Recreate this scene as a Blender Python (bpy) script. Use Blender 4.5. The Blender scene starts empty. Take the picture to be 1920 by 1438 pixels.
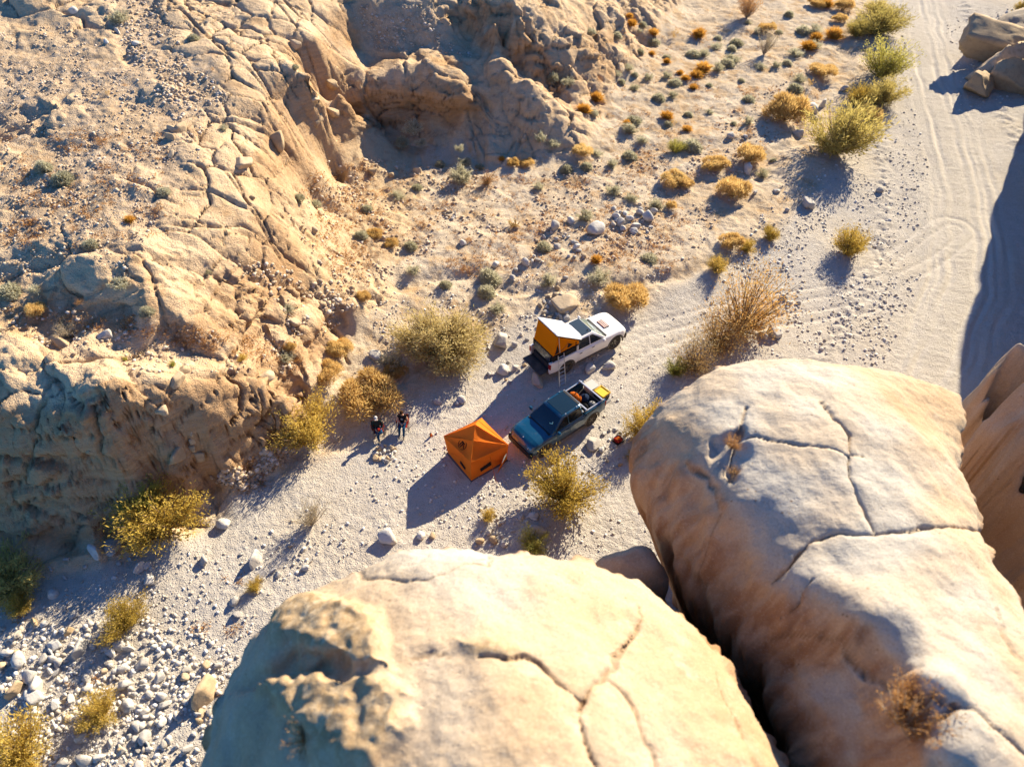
import bpy, math, random
import numpy as np
from mathutils import Vector, Matrix, Euler

# ------------------------------------------------------------------ camera, sky, sun, exposure
SC = bpy.context.scene
COL = SC.collection
PITCH = math.radians(47.0)
FPX = 1331.0
CAM_H = 31.0
cam_data = bpy.data.cameras.new("camera")
cam = bpy.data.objects.new("camera", cam_data)
COL.objects.link(cam)
cam.location = (0, 0, CAM_H)
cam.rotation_euler = (math.pi / 2 - PITCH, 0, 0)
cam_data.sensor_width = 36.0
cam_data.lens = 36.0 * FPX / 1920.0
cam_data.clip_start = 0.5
cam_data.clip_end = 2000
cam_data.dof.use_dof = True
cam_data.dof.focus_distance = 41.0
cam_data.dof.aperture_fstop = cam_data.lens / 1000.0 / 0.105
cam_data.dof.aperture_blades = 0
SC.camera = cam

SUN_EL = math.radians(26.0)
SUN_AZ = math.radians(53.0)                 # from +x towards +y, the side the sun stands on
SUN_DIR = Vector((math.cos(SUN_EL) * math.cos(SUN_AZ), math.cos(SUN_EL) * math.sin(SUN_AZ), math.sin(SUN_EL)))
world = bpy.data.worlds.new("World")
SC.world = world
world.use_nodes = True
wn = world.node_tree.nodes
wl = world.node_tree.links
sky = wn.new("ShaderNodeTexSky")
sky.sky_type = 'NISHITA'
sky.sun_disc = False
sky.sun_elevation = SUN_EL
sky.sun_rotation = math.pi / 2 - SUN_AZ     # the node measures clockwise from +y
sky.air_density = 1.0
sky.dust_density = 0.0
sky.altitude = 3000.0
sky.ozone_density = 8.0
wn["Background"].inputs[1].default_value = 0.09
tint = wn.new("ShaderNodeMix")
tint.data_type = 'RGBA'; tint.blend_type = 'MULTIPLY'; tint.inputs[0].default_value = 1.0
tint.inputs[7].default_value = (0.62, 0.92, 1.06, 1.0)      # skylight tinted blue-cyan, added to make the shade bluer
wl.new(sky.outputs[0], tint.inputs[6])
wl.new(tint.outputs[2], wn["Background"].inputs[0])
sun_data = bpy.data.lights.new("sun", 'SUN')
sun_data.energy = 5.0
sun_data.angle = math.radians(0.5)
sun_data.color = (1.0, 0.87, 0.655)
sun = bpy.data.objects.new("sun", sun_data)
COL.objects.link(sun)
sun.location = (40, 50, 60)
sun.rotation_euler = SUN_DIR.to_track_quat('Z', 'Y').to_euler()
SC.view_settings.view_transform = 'Standard'
SC.view_settings.look = 'None'
SC.view_settings.exposure = 1.39
SC.view_settings.gamma = 1.0
SC.view_settings.use_curve_mapping = False
SC.cycles.max_bounces = 6
SC.cycles.diffuse_bounces = 4
SC.cycles.glossy_bounces = 2
SC.cycles.transmission_bounces = 3
SC.cycles.transparent_max_bounces = 6
SC.cycles.use_denoising = True

RNG = random.Random(11)
NPR = np.random.RandomState(5)

# ------------------------------------------------------------------ numeric helpers
_P = NPR.permutation(1024)
_P = np.concatenate([_P, _P, _P]).astype(np.int32)
_A = NPR.rand(1024) * 2 * np.pi
_G2 = np.stack([np.cos(_A), np.sin(_A)], 1).astype(np.float32)
_g3 = NPR.randn(1024, 3)
_G3 = (_g3 / np.linalg.norm(_g3, axis=1)[:, None]).astype(np.float32)
_R2 = NPR.rand(1024, 2).astype(np.float32)


def noise2(x, y, seed=0):
    x = np.asarray(x, np.float32) + seed * 17.31
    y = np.asarray(y, np.float32) + seed * 9.77
    xi = np.floor(x).astype(np.int32); yi = np.floor(y).astype(np.int32)
    xf = x - xi; yf = y - yi
    u = xf * xf * xf * (xf * (xf * 6 - 15) + 10); v = yf * yf * yf * (yf * (yf * 6 - 15) + 10)

    def gr(ix, iy, dx, dy):
        h = _P[(_P[ix & 1023] + iy) & 1023]
        g = _G2[h]
        return g[..., 0] * dx + g[..., 1] * dy
    a = gr(xi, yi, xf, yf); b = gr(xi + 1, yi, xf - 1, yf)
    c = gr(xi, yi + 1, xf, yf - 1); d = gr(xi + 1, yi + 1, xf - 1, yf - 1)
    return (a + (b - a) * u + ((c + (d - c) * u) - (a + (b - a) * u)) * v) * 1.5


def noise3(p, seed=0):
    p = np.asarray(p, np.float32) + np.float32(seed * 13.7)
    i = np.floor(p).astype(np.int32); fr = p - i
    w = fr * fr * fr * (fr * (fr * 6 - 15) + 10)
    out = 0
    for dx in (0, 1):
        for dy in (0, 1):
            for dz in (0, 1):
                h = _P[(_P[(_P[(i[:, 0] + dx) & 1023] + i[:, 1] + dy) & 1023] + i[:, 2] + dz) & 1023]
                g = _G3[h]
                d = g[:, 0] * (fr[:, 0] - dx) + g[:, 1] * (fr[:, 1] - dy) + g[:, 2] * (fr[:, 2] - dz)
                wt = (w[:, 0] if dx else 1 - w[:, 0]) * (w[:, 1] if dy else 1 - w[:, 1]) * (w[:, 2] if dz else 1 - w[:, 2])
                out = out + d * wt
    return out * 1.5


def fbm2(x, y, octv=4, seed=0, gain=0.5):
    s = 0; a = 1.0; f = 1.0
    for k in range(octv):
        s = s + a * noise2(x * f, y * f, seed + k * 3)
        a *= gain; f *= 2.03
    return s


def ridge2(x, y, octv=4, seed=0, gain=0.5):
    s = 0; a = 1.0; f = 1.0
    for k in range(octv):
        s = s + a * (1 - 2 * np.abs(noise2(x * f, y * f, seed + k * 3)))
        a *= gain; f *= 2.03
    return s


def fbm3(p, octv=4, seed=0, gain=0.5):
    s = 0; a = 1.0; f = 1.0
    for k in range(octv):
        s = s + a * noise3(p * f, seed + k * 3)
        a *= gain; f *= 2.03
    return s


def worley2(x, y, seed=0):
    """distance to the border between the two nearest cells (0 on the joint), and a random value per cell"""
    xi = np.floor(x).astype(np.int32); yi = np.floor(y).astype(np.int32)
    f1 = np.full(x.shape, 9.0, np.float32); f2 = f1.copy(); cid = np.zeros(x.shape, np.int32)
    for dx in (-1, 0, 1):
        for dy in (-1, 0, 1):
            h = _P[(_P[(xi + dx + seed * 31) & 1023] + yi + dy + seed * 7) & 1023]
            r = _R2[h]
            d = np.hypot(xi + dx + 0.1 + 0.8 * r[..., 0] - x, yi + dy + 0.1 + 0.8 * r[..., 1] - y).astype(np.float32)
            nearer = d < f1
            f2 = np.where(nearer, f1, np.minimum(f2, d))
            cid = np.where(nearer, h, cid)
            f1 = np.where(nearer, d, f1)
    return f2 - f1, cid


def worley3(p, seed=0):
    """distance to the joint between the two nearest cells, and a random number per cell"""
    p = np.asarray(p, np.float32)
    i0 = np.floor(p).astype(np.int32)
    f1 = np.full(len(p), 9.0, np.float32); f2 = f1.copy(); cid = np.zeros(len(p), np.int32)
    for dx in (-1, 0, 1):
        for dy in (-1, 0, 1):
            for dz in (-1, 0, 1):
                c = i0 + np.array([dx, dy, dz], np.int32)
                h = _P[(_P[(_P[(c[:, 0] + seed * 31) & 1023] + c[:, 1]) & 1023] + c[:, 2]) & 1023]
                r = _R2[h]; r3 = _R2[(h + 311) & 1023][:, 0]
                d = np.sqrt((c[:, 0] + .1 + .8 * r[:, 0] - p[:, 0]) ** 2 + (c[:, 1] + .1 + .8 * r[:, 1] - p[:, 1]) ** 2 + (c[:, 2] + .1 + .8 * r3 - p[:, 2]) ** 2)
                nearer = d < f1
                f2 = np.where(nearer, f1, np.minimum(f2, d)); cid = np.where(nearer, h, cid); f1 = np.where(nearer, d, f1)
    return f2 - f1, cid


def sstep(a, b, x):
    t = np.clip((x - a) / (b - a), 0, 1)
    return t * t * (3 - 2 * t)


def ray(px, py):
    """direction through a point of the 1920 x 1438 photograph"""
    u = (px - 960.0) / FPX; v = (719.0 - py) / FPX
    return np.array([u, math.cos(PITCH) + v * math.sin(PITCH), -math.sin(PITCH) + v * math.cos(PITCH)])


def at_z(px, py, z=0.0):
    d = ray(px, py)
    t = (z - CAM_H) / d[2]
    return np.array([d[0] * t, d[1] * t, z])


def in_poly(x, y, poly):
    inside = np.zeros(x.shape, bool)
    n = len(poly)
    for i in range(n):
        x1, y1 = poly[i]; x2, y2 = poly[(i + 1) % n]
        c = ((y1 > y) != (y2 > y)) & (x < (x2 - x1) * (y - y1) / (y2 - y1 + 1e-12) + x1)
        inside ^= c
    return inside


def seg_dist(x, y, pts):
    """distance to a polyline in the plane"""
    best = np.full(x.shape, 1e9, np.float32)
    for (x1, y1), (x2, y2) in zip(pts[:-1], pts[1:]):
        dx, dy = x2 - x1, y2 - y1
        t = np.clip(((x - x1) * dx + (y - y1) * dy) / (dx * dx + dy * dy + 1e-12), 0, 1)
        best = np.minimum(best, np.hypot(x - x1 - t * dx, y - y1 - t * dy))
    return best


def soft_poly(x, y, poly, edge):
    """1 inside, 0 outside, a ramp of the given half-width on the border"""
    d = seg_dist(x, y, list(poly) + [poly[0]])
    s = np.where(in_poly(x, y, poly), d, -d)
    return sstep(-edge, edge, s)


# ------------------------------------------------------------------ object helpers
def link(o, parent=None):
    COL.objects.link(o)
    if parent is not None:
        o.parent = parent
    return o


def obj(name, me, mat=None, parent=None):
    if mat is not None and len(me.materials) == 0:
        me.materials.append(mat)
    return link(bpy.data.objects.new(name, me), parent)


def tag(o, label=None, cat=None, group=None, kind=None):
    if label: o["label"] = label
    if cat: o["category"] = cat
    if group: o["group"] = group
    if kind: o["kind"] = kind
    return o


def empty(name, loc=(0, 0, 0), rz=0.0):
    o = bpy.data.objects.new(name, None)
    o.empty_display_size = 0.2
    o.location = loc
    o.rotation_euler = (0, 0, rz)
    return link(o)


def mesh_np(name, verts, faces, smooth=True):
    """verts (n,3); faces (m,3) or (m,4) arrays"""
    me = bpy.data.meshes.new(name)
    verts = np.ascontiguousarray(verts, np.float32); faces = np.ascontiguousarray(faces, np.int32)
    n, m, k = len(verts), len(faces), faces.shape[1]
    me.vertices.add(n); me.vertices.foreach_set("co", verts.ravel())
    me.loops.add(m * k); me.loops.foreach_set("vertex_index", faces.ravel())
    me.polygons.add(m)
    me.polygons.foreach_set("loop_start", np.arange(0, m * k, k, dtype=np.int32))
    me.polygons.foreach_set("loop_total", np.full(m, k, np.int32))
    if smooth:
        me.polygons.foreach_set("use_smooth", np.ones(m, bool))
    me.update(calc_edges=True)
    return me


def point_attr(me, name, arr):
    a = me.attributes.new(name, 'FLOAT', 'POINT')
    a.data.foreach_set("value", np.ascontiguousarray(arr, np.float32).ravel())


def copy_tree(o, parent=None):
    c = o.copy(); COL.objects.link(c)
    c.parent = parent
    for ch in o.children:
        copy_tree(ch, c)
    return c
# ------------------------------------------------------------------ terrain: the lie of the land
# (photo x, photo y, height in metres): each line is one spot of ground
CTRL = """
0 1180 0;300 1100 0;600 900 0;900 800 0;1200 700 0;1060 760 0;1500 560 .1;1700 420 .2;1740 120 .8;1700 0 1.2;1800 600 .2;1900 740 .2
200 1400 -.1;50 1438 -.1;400 1438 -.1;700 1000 0;1000 1000 0;1200 1000 0;1240 1100 0;900 950 0;750 900 0;500 1000 0;420 1090 0;640 980 0
1440 640 .05;1350 700 0;1650 560 .1;1600 700 .1;1000 730 0;900 700 0;820 740 0;1200 590 .1;1300 560 .1;1400 520 .1
1560 400 .2;1600 300 .4;1650 200 .7;1780 250 .5;1850 400 .3;1900 300 .6;1800 50 1.0;1900 200 .8;1860 0 1.4
760 780 .1;700 860 0;600 860 .05;540 890 .1;430 940 .1;330 1010 .1;200 1060 .1;100 1080 .1;0 1110 .1
1290 500 .7;1180 520 .75;1050 530 .8;940 540 .8;860 510 1.0;760 560 .9;760 640 .4;700 690 .4;1330 470 .7;1430 380 .7;1510 290 .9;1590 120 1.3;1610 30 1.6
1220 450 .9;1100 420 1.0;1000 380 1.1;900 400 1.2;840 440 1.3;760 400 1.5;720 480 1.5;680 540 1.7;640 620 1.2;600 680 1.0
1350 300 1.0;1250 250 1.3;1450 150 1.4;1300 150 1.7;1400 30 1.9;1200 180 1.8;1200 80 2.4;1250 0 2.8
1100 320 1.3;950 310 1.6;850 310 1.7;780 330 1.7;1120 250 1.7;1110 210 2.0
0 1040 .4;60 1030 .4;130 1015 .4;230 985 .35;320 930 .35;400 900 .4;470 875 .4;520 820 .5;560 770 .7;600 730 .9
0 960 2.0;130 960 1.95;240 930 2.0;330 880 2.1;400 850 2.2;460 810 2.2;520 765 2.2
0 860 4.5;130 860 4.4;240 840 4.35;330 800 4.3;420 770 3.8;480 745 3.2
0 770 6.6;130 775 6.4;240 760 6.2;330 742 5.7;420 722 4.7;500 695 3.4;560 660 2.5
0 690 7.5;100 690 7.3;200 690 7.0;300 690 6.4;400 675 5.2;500 640 3.8;590 610 2.6;650 580 2.0
0 610 7.5;60 620 7.4;150 640 7.1;250 645 6.7;350 655 6.0;430 650 5.1
120 590 7.7;40 540 8.2;200 600 7.4;230 560 8.1;310 570 7.7;370 620 6.4;430 600 5.6;460 640 4.6;500 560 4.7;560 560 3.3
0 470 9.0;100 480 8.9;200 480 9.0;300 480 8.5;400 480 7.4;480 500 6.0;560 490 4.6;620 510 3.0
0 350 9.8;120 350 9.8;230 360 9.7;330 370 9.1;420 380 8.2;480 400 7.4;530 420 6.0;580 450 4.2;640 460 2.4;700 420 1.8
0 200 10.9;130 200 10.8;260 210 10.5;350 220 10.1;430 240 9.4;480 290 8.6;520 310 7.4;550 350 5.6;590 370 3.6;560 300 6.2;620 300 3.7;650 330 2.5
0 60 12.2;120 50 12.1;250 60 11.7;350 70 11.2;430 60 11.2;520 80 10.4;600 100 9.0;560 180 8.7;500 200 9.3;600 220 6.9;620 250 5.2;640 190 6.4
0 -60 13.2;200 -60 13;400 -60 12.3;600 -60 11.0;800 -60 10.3;1000 -60 8.6;1150 -60 6.0;1300 -60 3.2;1600 -60 1.8;1800 -60 1.6;1960 -60 2
640 30 9.6;700 20 9.4;670 95 7.2;720 100 6.9;780 110 6.5;840 125 6.2;700 60 8.0;780 70 7.6;850 80 7.0;760 20 9.2;830 20 8.9
650 135 7.0;700 140 6.7;760 146 6.4;820 152 6.2;870 165 5.8
650 272 2.5;710 272 2.3;770 268 2.2;830 280 2.0;885 285 2.0;940 300 1.7
905 90 6.6;940 130 6.0;985 165 5.2;1015 195 4.3;1050 230 3.2;1080 262 2.2;1100 285 1.5
895 150 5.3;912 205 3.8;940 250 2.6;990 290 1.6;1030 285 1.8
940 108 5.6;970 128 5.0;1010 158 4.0;1045 180 3.1;1085 205 2.4
930 62 7.7;960 75 7.1;1000 95 6.3;1040 118 5.3;1075 150 4.0;1110 185 2.5
900 5 9.3;960 25 8.7;1030 45 7.5;1080 70 6.2;1120 110 4.2;1150 150 2.5;1100 10 7.0;1160 40 5.0;1190 20 4.2;1180 110 2.8
875 25 8.4;878 60 7.2
1870 170 .8;1930 100 1.5
"""
_cp = []
for tok in CTRL.replace("\n", ";").split(";"):
    if tok.strip():
        a, b, c = map(float, tok.split())
        _cp.append(at_z(a, b, c))
# ground outside the frame
for x, y, z in [(-45, 20, 8.5), (-45, 45, 11.5), (-60, 60, 14), (-70, 80, 16), (-40, 90, 16), (-10, 100, 13), (20, 105, 7), (60, 105, 3), (80, 95, 3), (80, 60, 2),
                (55, 45, 1.2), (50, 30, 1), (-30, 5, 0), (0, 3, 0), (30, 5, 0), (45, 15, 0.5), (-30, 12, .3), (-35, 20, 7.2), (-15, 4, 0), (15, 8, 0), (24, 24, .2), (10, 22, 0), (20, 14, 0)]:
    _cp.append(np.array([x, y, z], float))
_cp = np.array(_cp)


def _fit(pts, c):
    d = np.sqrt(((pts[:, None, :2] - pts[None, :, :2]) ** 2).sum(-1) + c * c)
    n = len(pts)
    A = np.zeros((n + 3, n + 3)); A[:n, :n] = -d - np.eye(n) * 0.02
    P = np.c_[np.ones(n), pts[:, :2]]
    A[:n, n:] = P; A[n:, :n] = P.T
    return np.linalg.solve(A, np.r_[pts[:, 2], 0, 0, 0])


RBF_C = 0.35
_rbf = _fit(_cp, RBF_C)


def base_height(x, y):
    sh = x.shape
    x = x.ravel(); y = y.ravel()
    out = np.empty(x.shape, np.float32)
    n = len(_cp); cx = _cp[:, 0].astype(np.float32); cy = _cp[:, 1].astype(np.float32); w = _rbf[:n].astype(np.float32)
    for s in range(0, len(x), 40000):
        xs = x[s:s + 40000].astype(np.float32)[:, None]; ys = y[s:s + 40000].astype(np.float32)[:, None]
        d = np.sqrt((xs - cx) ** 2 + (ys - cy) ** 2 + RBF_C ** 2)
        out[s:s + 40000] = -(d @ w) + _rbf[n] + _rbf[n + 1] * xs[:, 0] + _rbf[n + 2] * ys[:, 0]
    return out.reshape(sh)


# coarse base grid for ray marching
BX = np.arange(-80, 90.01, 0.4); BY = np.arange(2, 112.01, 0.4)
_bxx, _byy = np.meshgrid(BX, BY)
BASE = base_height(_bxx, _byy)


def bil(grid, x, y):
    gx = np.clip((x - BX[0]) / 0.4, 0, len(BX) - 1.001); gy = np.clip((y - BY[0]) / 0.4, 0, len(BY) - 1.001)
    i = gx.astype(int); j = gy.astype(int); u = gx - i; v = gy - j
    return (grid[j, i] * (1 - u) + grid[j, i + 1] * u) * (1 - v) + (grid[j + 1, i] * (1 - u) + grid[j + 1, i + 1] * u) * v


_T = np.arange(14, 120, 0.1)


def hit(px, py, grid=None):
    """where the sight line through a point of the photograph meets the ground"""
    d = ray(px, py)
    p = np.array([0, 0, CAM_H])[None] + _T[:, None] * d[None]
    h = bil(BASE if grid is None else grid, p[:, 0], p[:, 1])
    below = np.nonzero(p[:, 2] < h)[0]
    k = below[0] if len(below) else len(_T) - 1
    if k > 0:
        a = p[k - 1, 2] - h[k - 1]; b = h[k] - p[k, 2]
        t = a / (a + b + 1e-9)
        q = p[k - 1] * (1 - t) + p[k] * t
    else:
        q = p[k]
    return q


def wpoly(s):
    return [tuple(hit(*map(float, t.split()))[:2]) for t in s.split(";") if t.strip()]
# ------------------------------------------------------------------ materials
MAT = {}


class NT:
    """small helper for building node materials"""
    def __init__(self, name):
        self.m = bpy.data.materials.new(name); self.m.use_nodes = True
        self.t = self.m.node_tree; self.n = self.t.nodes
        self.b = self.n["Principled BSDF"]; self.out = self.n["Material Output"]
        self.b.inputs["Specular IOR Level"].default_value = 0.15
        self.b.inputs["Roughness"].default_value = 0.9
        MAT[name] = self.m

    def new(self, typ, **kw):
        nd = self.n.new(typ)
        for k, v in kw.items():
            setattr(nd, k, v)
        return nd

    def put(self, sock, v):
        if v is None: return
        if hasattr(v, "is_linked") or isinstance(v, bpy.types.NodeSocket):
            self.t.links.new(v, sock)
        elif isinstance(v, (tuple, list)) and len(v) == 3 and sock.type == 'RGBA':
            sock.default_value = (*v, 1)
        else:
            sock.default_value = v

    def pos(self):
        return self.new("ShaderNodeNewGeometry").outputs["Position"]

    def objco(self):
        return self.new("ShaderNodeTexCoord").outputs["Object"]

    def noise(self, co, scale, detail=4, rough=0.55, dist=0.0):
        nd = self.new("ShaderNodeTexNoise"); self.put(nd.inputs["Vector"], co)
        nd.inputs["Scale"].default_value = scale; nd.inputs["Detail"].default_value = detail
        nd.inputs["Roughness"].default_value = rough; nd.inputs["Distortion"].default_value = dist
        return nd.outputs[0]

    def voro(self, co, scale, feature='F1', rnd=1.0):
        nd = self.new("ShaderNodeTexVoronoi"); nd.feature = feature; self.put(nd.inputs["Vector"], co)
        nd.inputs["Scale"].default_value = scale
        nd.inputs["Randomness"].default_value = rnd
        return nd.outputs

    def map(self, v, a, b, c=0.0, d=1.0):
        nd = self.new("ShaderNodeMapRange"); nd.interpolation_type = 'SMOOTHSTEP'
        for i, x in enumerate((v, a, b, c, d)): self.put(nd.inputs[i], x)
        return nd.outputs[0]

    def ramp(self, v, stops):
        nd = self.new("ShaderNodeValToRGB"); self.put(nd.inputs[0], v)
        e = nd.color_ramp.elements
        while len(e) < len(stops): e.new(0.5)
        for el, (p, c) in zip(e, stops): el.position = p; el.color = (*c, 1)
        return nd.outputs[0]

    def mix(self, f, a, b, mode='MIX'):
        nd = self.new("ShaderNodeMix", data_type='RGBA', blend_type=mode)
        self.put(nd.inputs[0], f); self.put(nd.inputs[6], a); self.put(nd.inputs[7], b)
        return nd.outputs[2]

    def math(self, op, a, b=0.0, c=0.0):
        nd = self.new("ShaderNodeMath", operation=op)
        self.put(nd.inputs[0], a); self.put(nd.inputs[1], b)
        if len(nd.inputs) > 2: self.put(nd.inputs[2], c)
        return nd.outputs[0]

    def attr(self, name):
        return self.new("ShaderNodeAttribute", attribute_name=name).outputs["Fac"]

    def scale(self, co, s):
        nd = self.new("ShaderNodeMapping"); self.put(nd.inputs["Vector"], co); nd.inputs["Scale"].default_value = s
        return nd.outputs[0]

    def bump(self, h, strength, dist, prev=None):
        nd = self.new("ShaderNodeBump"); self.put(nd.inputs["Height"], h)
        nd.inputs["Strength"].default_value = strength; nd.inputs["Distance"].default_value = dist
        if prev is not None: self.put(nd.inputs["Normal"], prev)
        return nd.outputs[0]

    def base(self, c): self.put(self.b.inputs["Base Color"], c)
    def normal(self, v): self.put(self.b.inputs["Normal"], v)
    def set(self, **kw):
        for k, v in kw.items(): self.put(self.b.inputs[k.replace("_", " ")], v)
        return self


def terrain_material():
    t = NT("terrain"); p = t.pos()
    n1 = t.noise(p, 0.25, 5); n2 = t.noise(p, 1.6, 6, 0.6); n3 = t.noise(p, 9.0, 4, 0.65)
    # sandstone
    rock = t.ramp(n1, [(0.30, (0.455, 0.285, 0.145)), (0.5, (0.557, 0.386, 0.221)), (0.72, (0.632, 0.474, 0.304))])
    rock = t.mix(t.map(n2, 0.35, 0.75), rock, (0.594, 0.442, 0.278))
    rock = t.mix(t.math('MULTIPLY', t.attr("cell"), 0.35), rock, (0.670, 0.518, 0.341))
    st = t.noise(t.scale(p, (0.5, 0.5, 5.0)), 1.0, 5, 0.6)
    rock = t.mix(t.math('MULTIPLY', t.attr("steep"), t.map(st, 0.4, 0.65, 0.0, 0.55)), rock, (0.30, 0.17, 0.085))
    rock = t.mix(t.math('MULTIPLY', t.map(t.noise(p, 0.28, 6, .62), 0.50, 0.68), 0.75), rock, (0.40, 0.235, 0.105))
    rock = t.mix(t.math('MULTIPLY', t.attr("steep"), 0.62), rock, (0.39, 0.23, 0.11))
    rock = t.mix(t.math('MULTIPLY', t.attr("joint"), 0.55), rock, (0.17, 0.10, 0.055))
    # loose broken rock
    vo = t.voro(p, 5.0)
    scree = t.ramp(vo[1], [(0.0, (0.34, 0.25, 0.17)), (0.5, (0.50, 0.38, 0.26)), (1.0, (0.60, 0.50, 0.39))])
    scree = t.mix(t.map(n1, .35, .65, .35, .75), scree, t.mix(t.map(n2, .4, .7), (0.48, 0.35, 0.21), (0.40, 0.26, 0.135)))
    # terrace soil and wash sand
    soil = t.ramp(n1, [(0.3, (0.478, 0.369, 0.244)), (0.7, (0.582, 0.489, 0.364))])
    soil = t.mix(t.math('MULTIPLY', t.map(t.noise(p, 0.55, 6, .65), 0.48, 0.66), 0.8), soil, (0.458, 0.296, 0.146))
    soil = t.mix(t.map(n2, 0.55, 0.8), soil, (0.395, 0.244, 0.114))
    sand = t.ramp(n2, [(0.25, (0.414, 0.377, 0.322)), (0.6, (0.488, 0.451, 0.396)), (0.85, (0.543, 0.515, 0.465))])
    sand = t.mix(t.math('MULTIPLY', t.map(t.noise(p, 0.14, 5, .6), .45, .65), .5), sand, (0.506, 0.437, 0.336))
    road = t.ramp(n2, [(0.3, (0.451, 0.405, 0.336)), (0.7, (0.515, 0.474, 0.405))])
    c = t.mix(t.attr("wash"), soil, sand)
    c = t.mix(t.attr("road"), c, road)
    c = t.mix(t.math('MULTIPLY', t.attr("rut"), 0.6), c, (0.60, 0.55, 0.47))
    c = t.mix(t.attr("rock"), c, rock)
    c = t.mix(t.attr("scree"), c, scree)
    c = t.mix(t.math('MULTIPLY', t.attr("fines"), 0.7), c, t.mix(t.map(n2, .4, .7), (0.50, 0.36, 0.20), (0.42, 0.27, 0.14)))
    # speckle of grit and pebbles too small to build
    gv = t.voro(p, 9.0); gv2 = t.voro(p, 21.0)
    pebm = t.math('MULTIPLY', t.map(gv[0], 0.34, 0.22), t.map(t.noise(p, 0.35, 3), 0.48, 0.62))
    pebc = t.ramp(gv[1], [(0.0, (0.25, 0.22, 0.19)), (0.5, (0.5, 0.45, 0.38)), (1.0, (0.74, 0.71, 0.66))])
    c = t.mix(t.math('MULTIPLY', pebm, t.math('SUBTRACT', 0.8, t.math('MULTIPLY', t.attr("rock"), 0.6))), c, pebc)
    c = t.mix(t.math('MULTIPLY', t.map(n3, 0.35, 0.6), 0.18), c, (0.30, 0.22, 0.14))
    t.base(c)
    hgt = t.math('ADD', t.math('MULTIPLY', n3, 0.5), t.math('MULTIPLY', t.map(gv[0], 0.4, 0.1), 0.5))
    hgt = t.math('ADD', hgt, t.math('MULTIPLY', t.map(gv2[0], 0.45, 0.1), 0.22))
    hgt = t.math('ADD', hgt, t.math('MULTIPLY', t.noise(p, 3.2, 4, 0.6), 0.9))
    rk = t.math('ADD', t.math('MULTIPLY', t.noise(p, 1.1, 7, 0.62, 0.6), 2.2), t.math('MULTIPLY', t.noise(t.scale(p, (1.0, 1.0, 3.2)), 1.7, 6, 0.65), 1.6))
    hgt = t.math('ADD', hgt, t.math('MULTIPLY', rk, t.attr("rock")))
    t.normal(t.bump(hgt, 0.62, 0.14))
    t.set(Roughness=0.95, Specular_IOR_Level=0.05)


def boulder_material():
    t = NT("boulder_rock"); p = t.pos()
    n1 = t.noise(p, 0.22, 5, 0.5, 0.4); n2 = t.noise(p, 1.2, 6, 0.62); n3 = t.noise(p, 7.0, 5, 0.65)
    c = t.ramp(n1, [(0.30, (0.396, 0.267, 0.150)), (0.48, (0.456, 0.335, 0.211)), (0.62, (0.469, 0.365, 0.254)), (0.78, (0.421, 0.353, 0.267))])
    c = t.mix(t.math('MULTIPLY', t.map(n2, 0.5, 0.72), 0.6), c, (0.412, 0.294, 0.176))
    c = t.mix(t.math('MULTIPLY', t.map(n2, 0.45, 0.25), 0.4), c, (0.588, 0.500, 0.383))
    c = t.mix(t.math("MULTIPLY", t.attr("grey"), 0.95), c, t.mix(t.map(n2, .35, .7), (0.42, 0.385, 0.325), (0.48, 0.44, 0.37)))
    # iron stained streaks down the walls
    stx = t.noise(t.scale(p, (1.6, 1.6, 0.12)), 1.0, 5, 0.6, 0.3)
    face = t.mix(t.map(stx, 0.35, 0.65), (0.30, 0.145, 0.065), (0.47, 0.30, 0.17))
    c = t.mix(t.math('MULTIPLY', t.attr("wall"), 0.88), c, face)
    c = t.mix(t.attr("crust"), c, t.ramp(t.voro(p, 5.0)[1], [(0, (0.30, 0.20, 0.10)), (0.6, (0.42, 0.30, 0.17)), (1, (0.50, 0.39, 0.25))]))
    c = t.mix(t.math('MULTIPLY', t.attr("crack"), 0.6), c, (0.19, 0.115, 0.06))
    c = t.mix(t.math('MULTIPLY', t.map(n3, 0.55, 0.75), 0.22), c, (0.25, 0.17, 0.10))
    sp = t.noise(p, 16.0, 5, 0.7)
    c = t.mix(t.math('MULTIPLY', t.map(sp, 0.52, 0.66), 0.42), c, (0.27, 0.19, 0.12))
    c = t.mix(t.math('MULTIPLY', t.map(sp, 0.46, 0.36), 0.25), c, (0.66, 0.57, 0.45))
    c = t.mix(t.math('MULTIPLY', t.map(t.voro(t.scale(p, (1.0, 1.4, 1.0)), 2.6)[0], 0.16, 0.05), t.map(t.noise(p, .5, 3), .5, .62)), c, (0.26, 0.17, 0.10))
    t.base(c)
    pit = t.map(t.voro(p, 2.2)[0], 0.05, 0.3)
    h = t.math('ADD', t.math('MULTIPLY', n2, 1.0), t.math('MULTIPLY', n3, 0.25))
    h = t.math('ADD', h, t.math('MULTIPLY', pit, 0.12))
    h = t.math('ADD', h, t.math('MULTIPLY', t.noise(t.scale(p, (1.0, 3.0, 2.0)), 1.4, 4, .6), 0.5))
    h = t.math('ADD', h, t.math('MULTIPLY', t.noise(p, 3.2, 8, 0.7, 0.3), 1.1))
    h = t.math('SUBTRACT', h, t.math('MULTIPLY', t.map(t.voro(t.scale(p, (1.0, 1.6, 1.0)), 3.6)[0], 0.22, 0.05), t.map(n1, 0.45, 0.65, 0.0, 0.35)))
    t.normal(t.bump(h, 0.45, 0.12))
    t.set(Roughness=0.95, Specular_IOR_Level=0.05)


terrain_material()
boulder_material()
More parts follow.
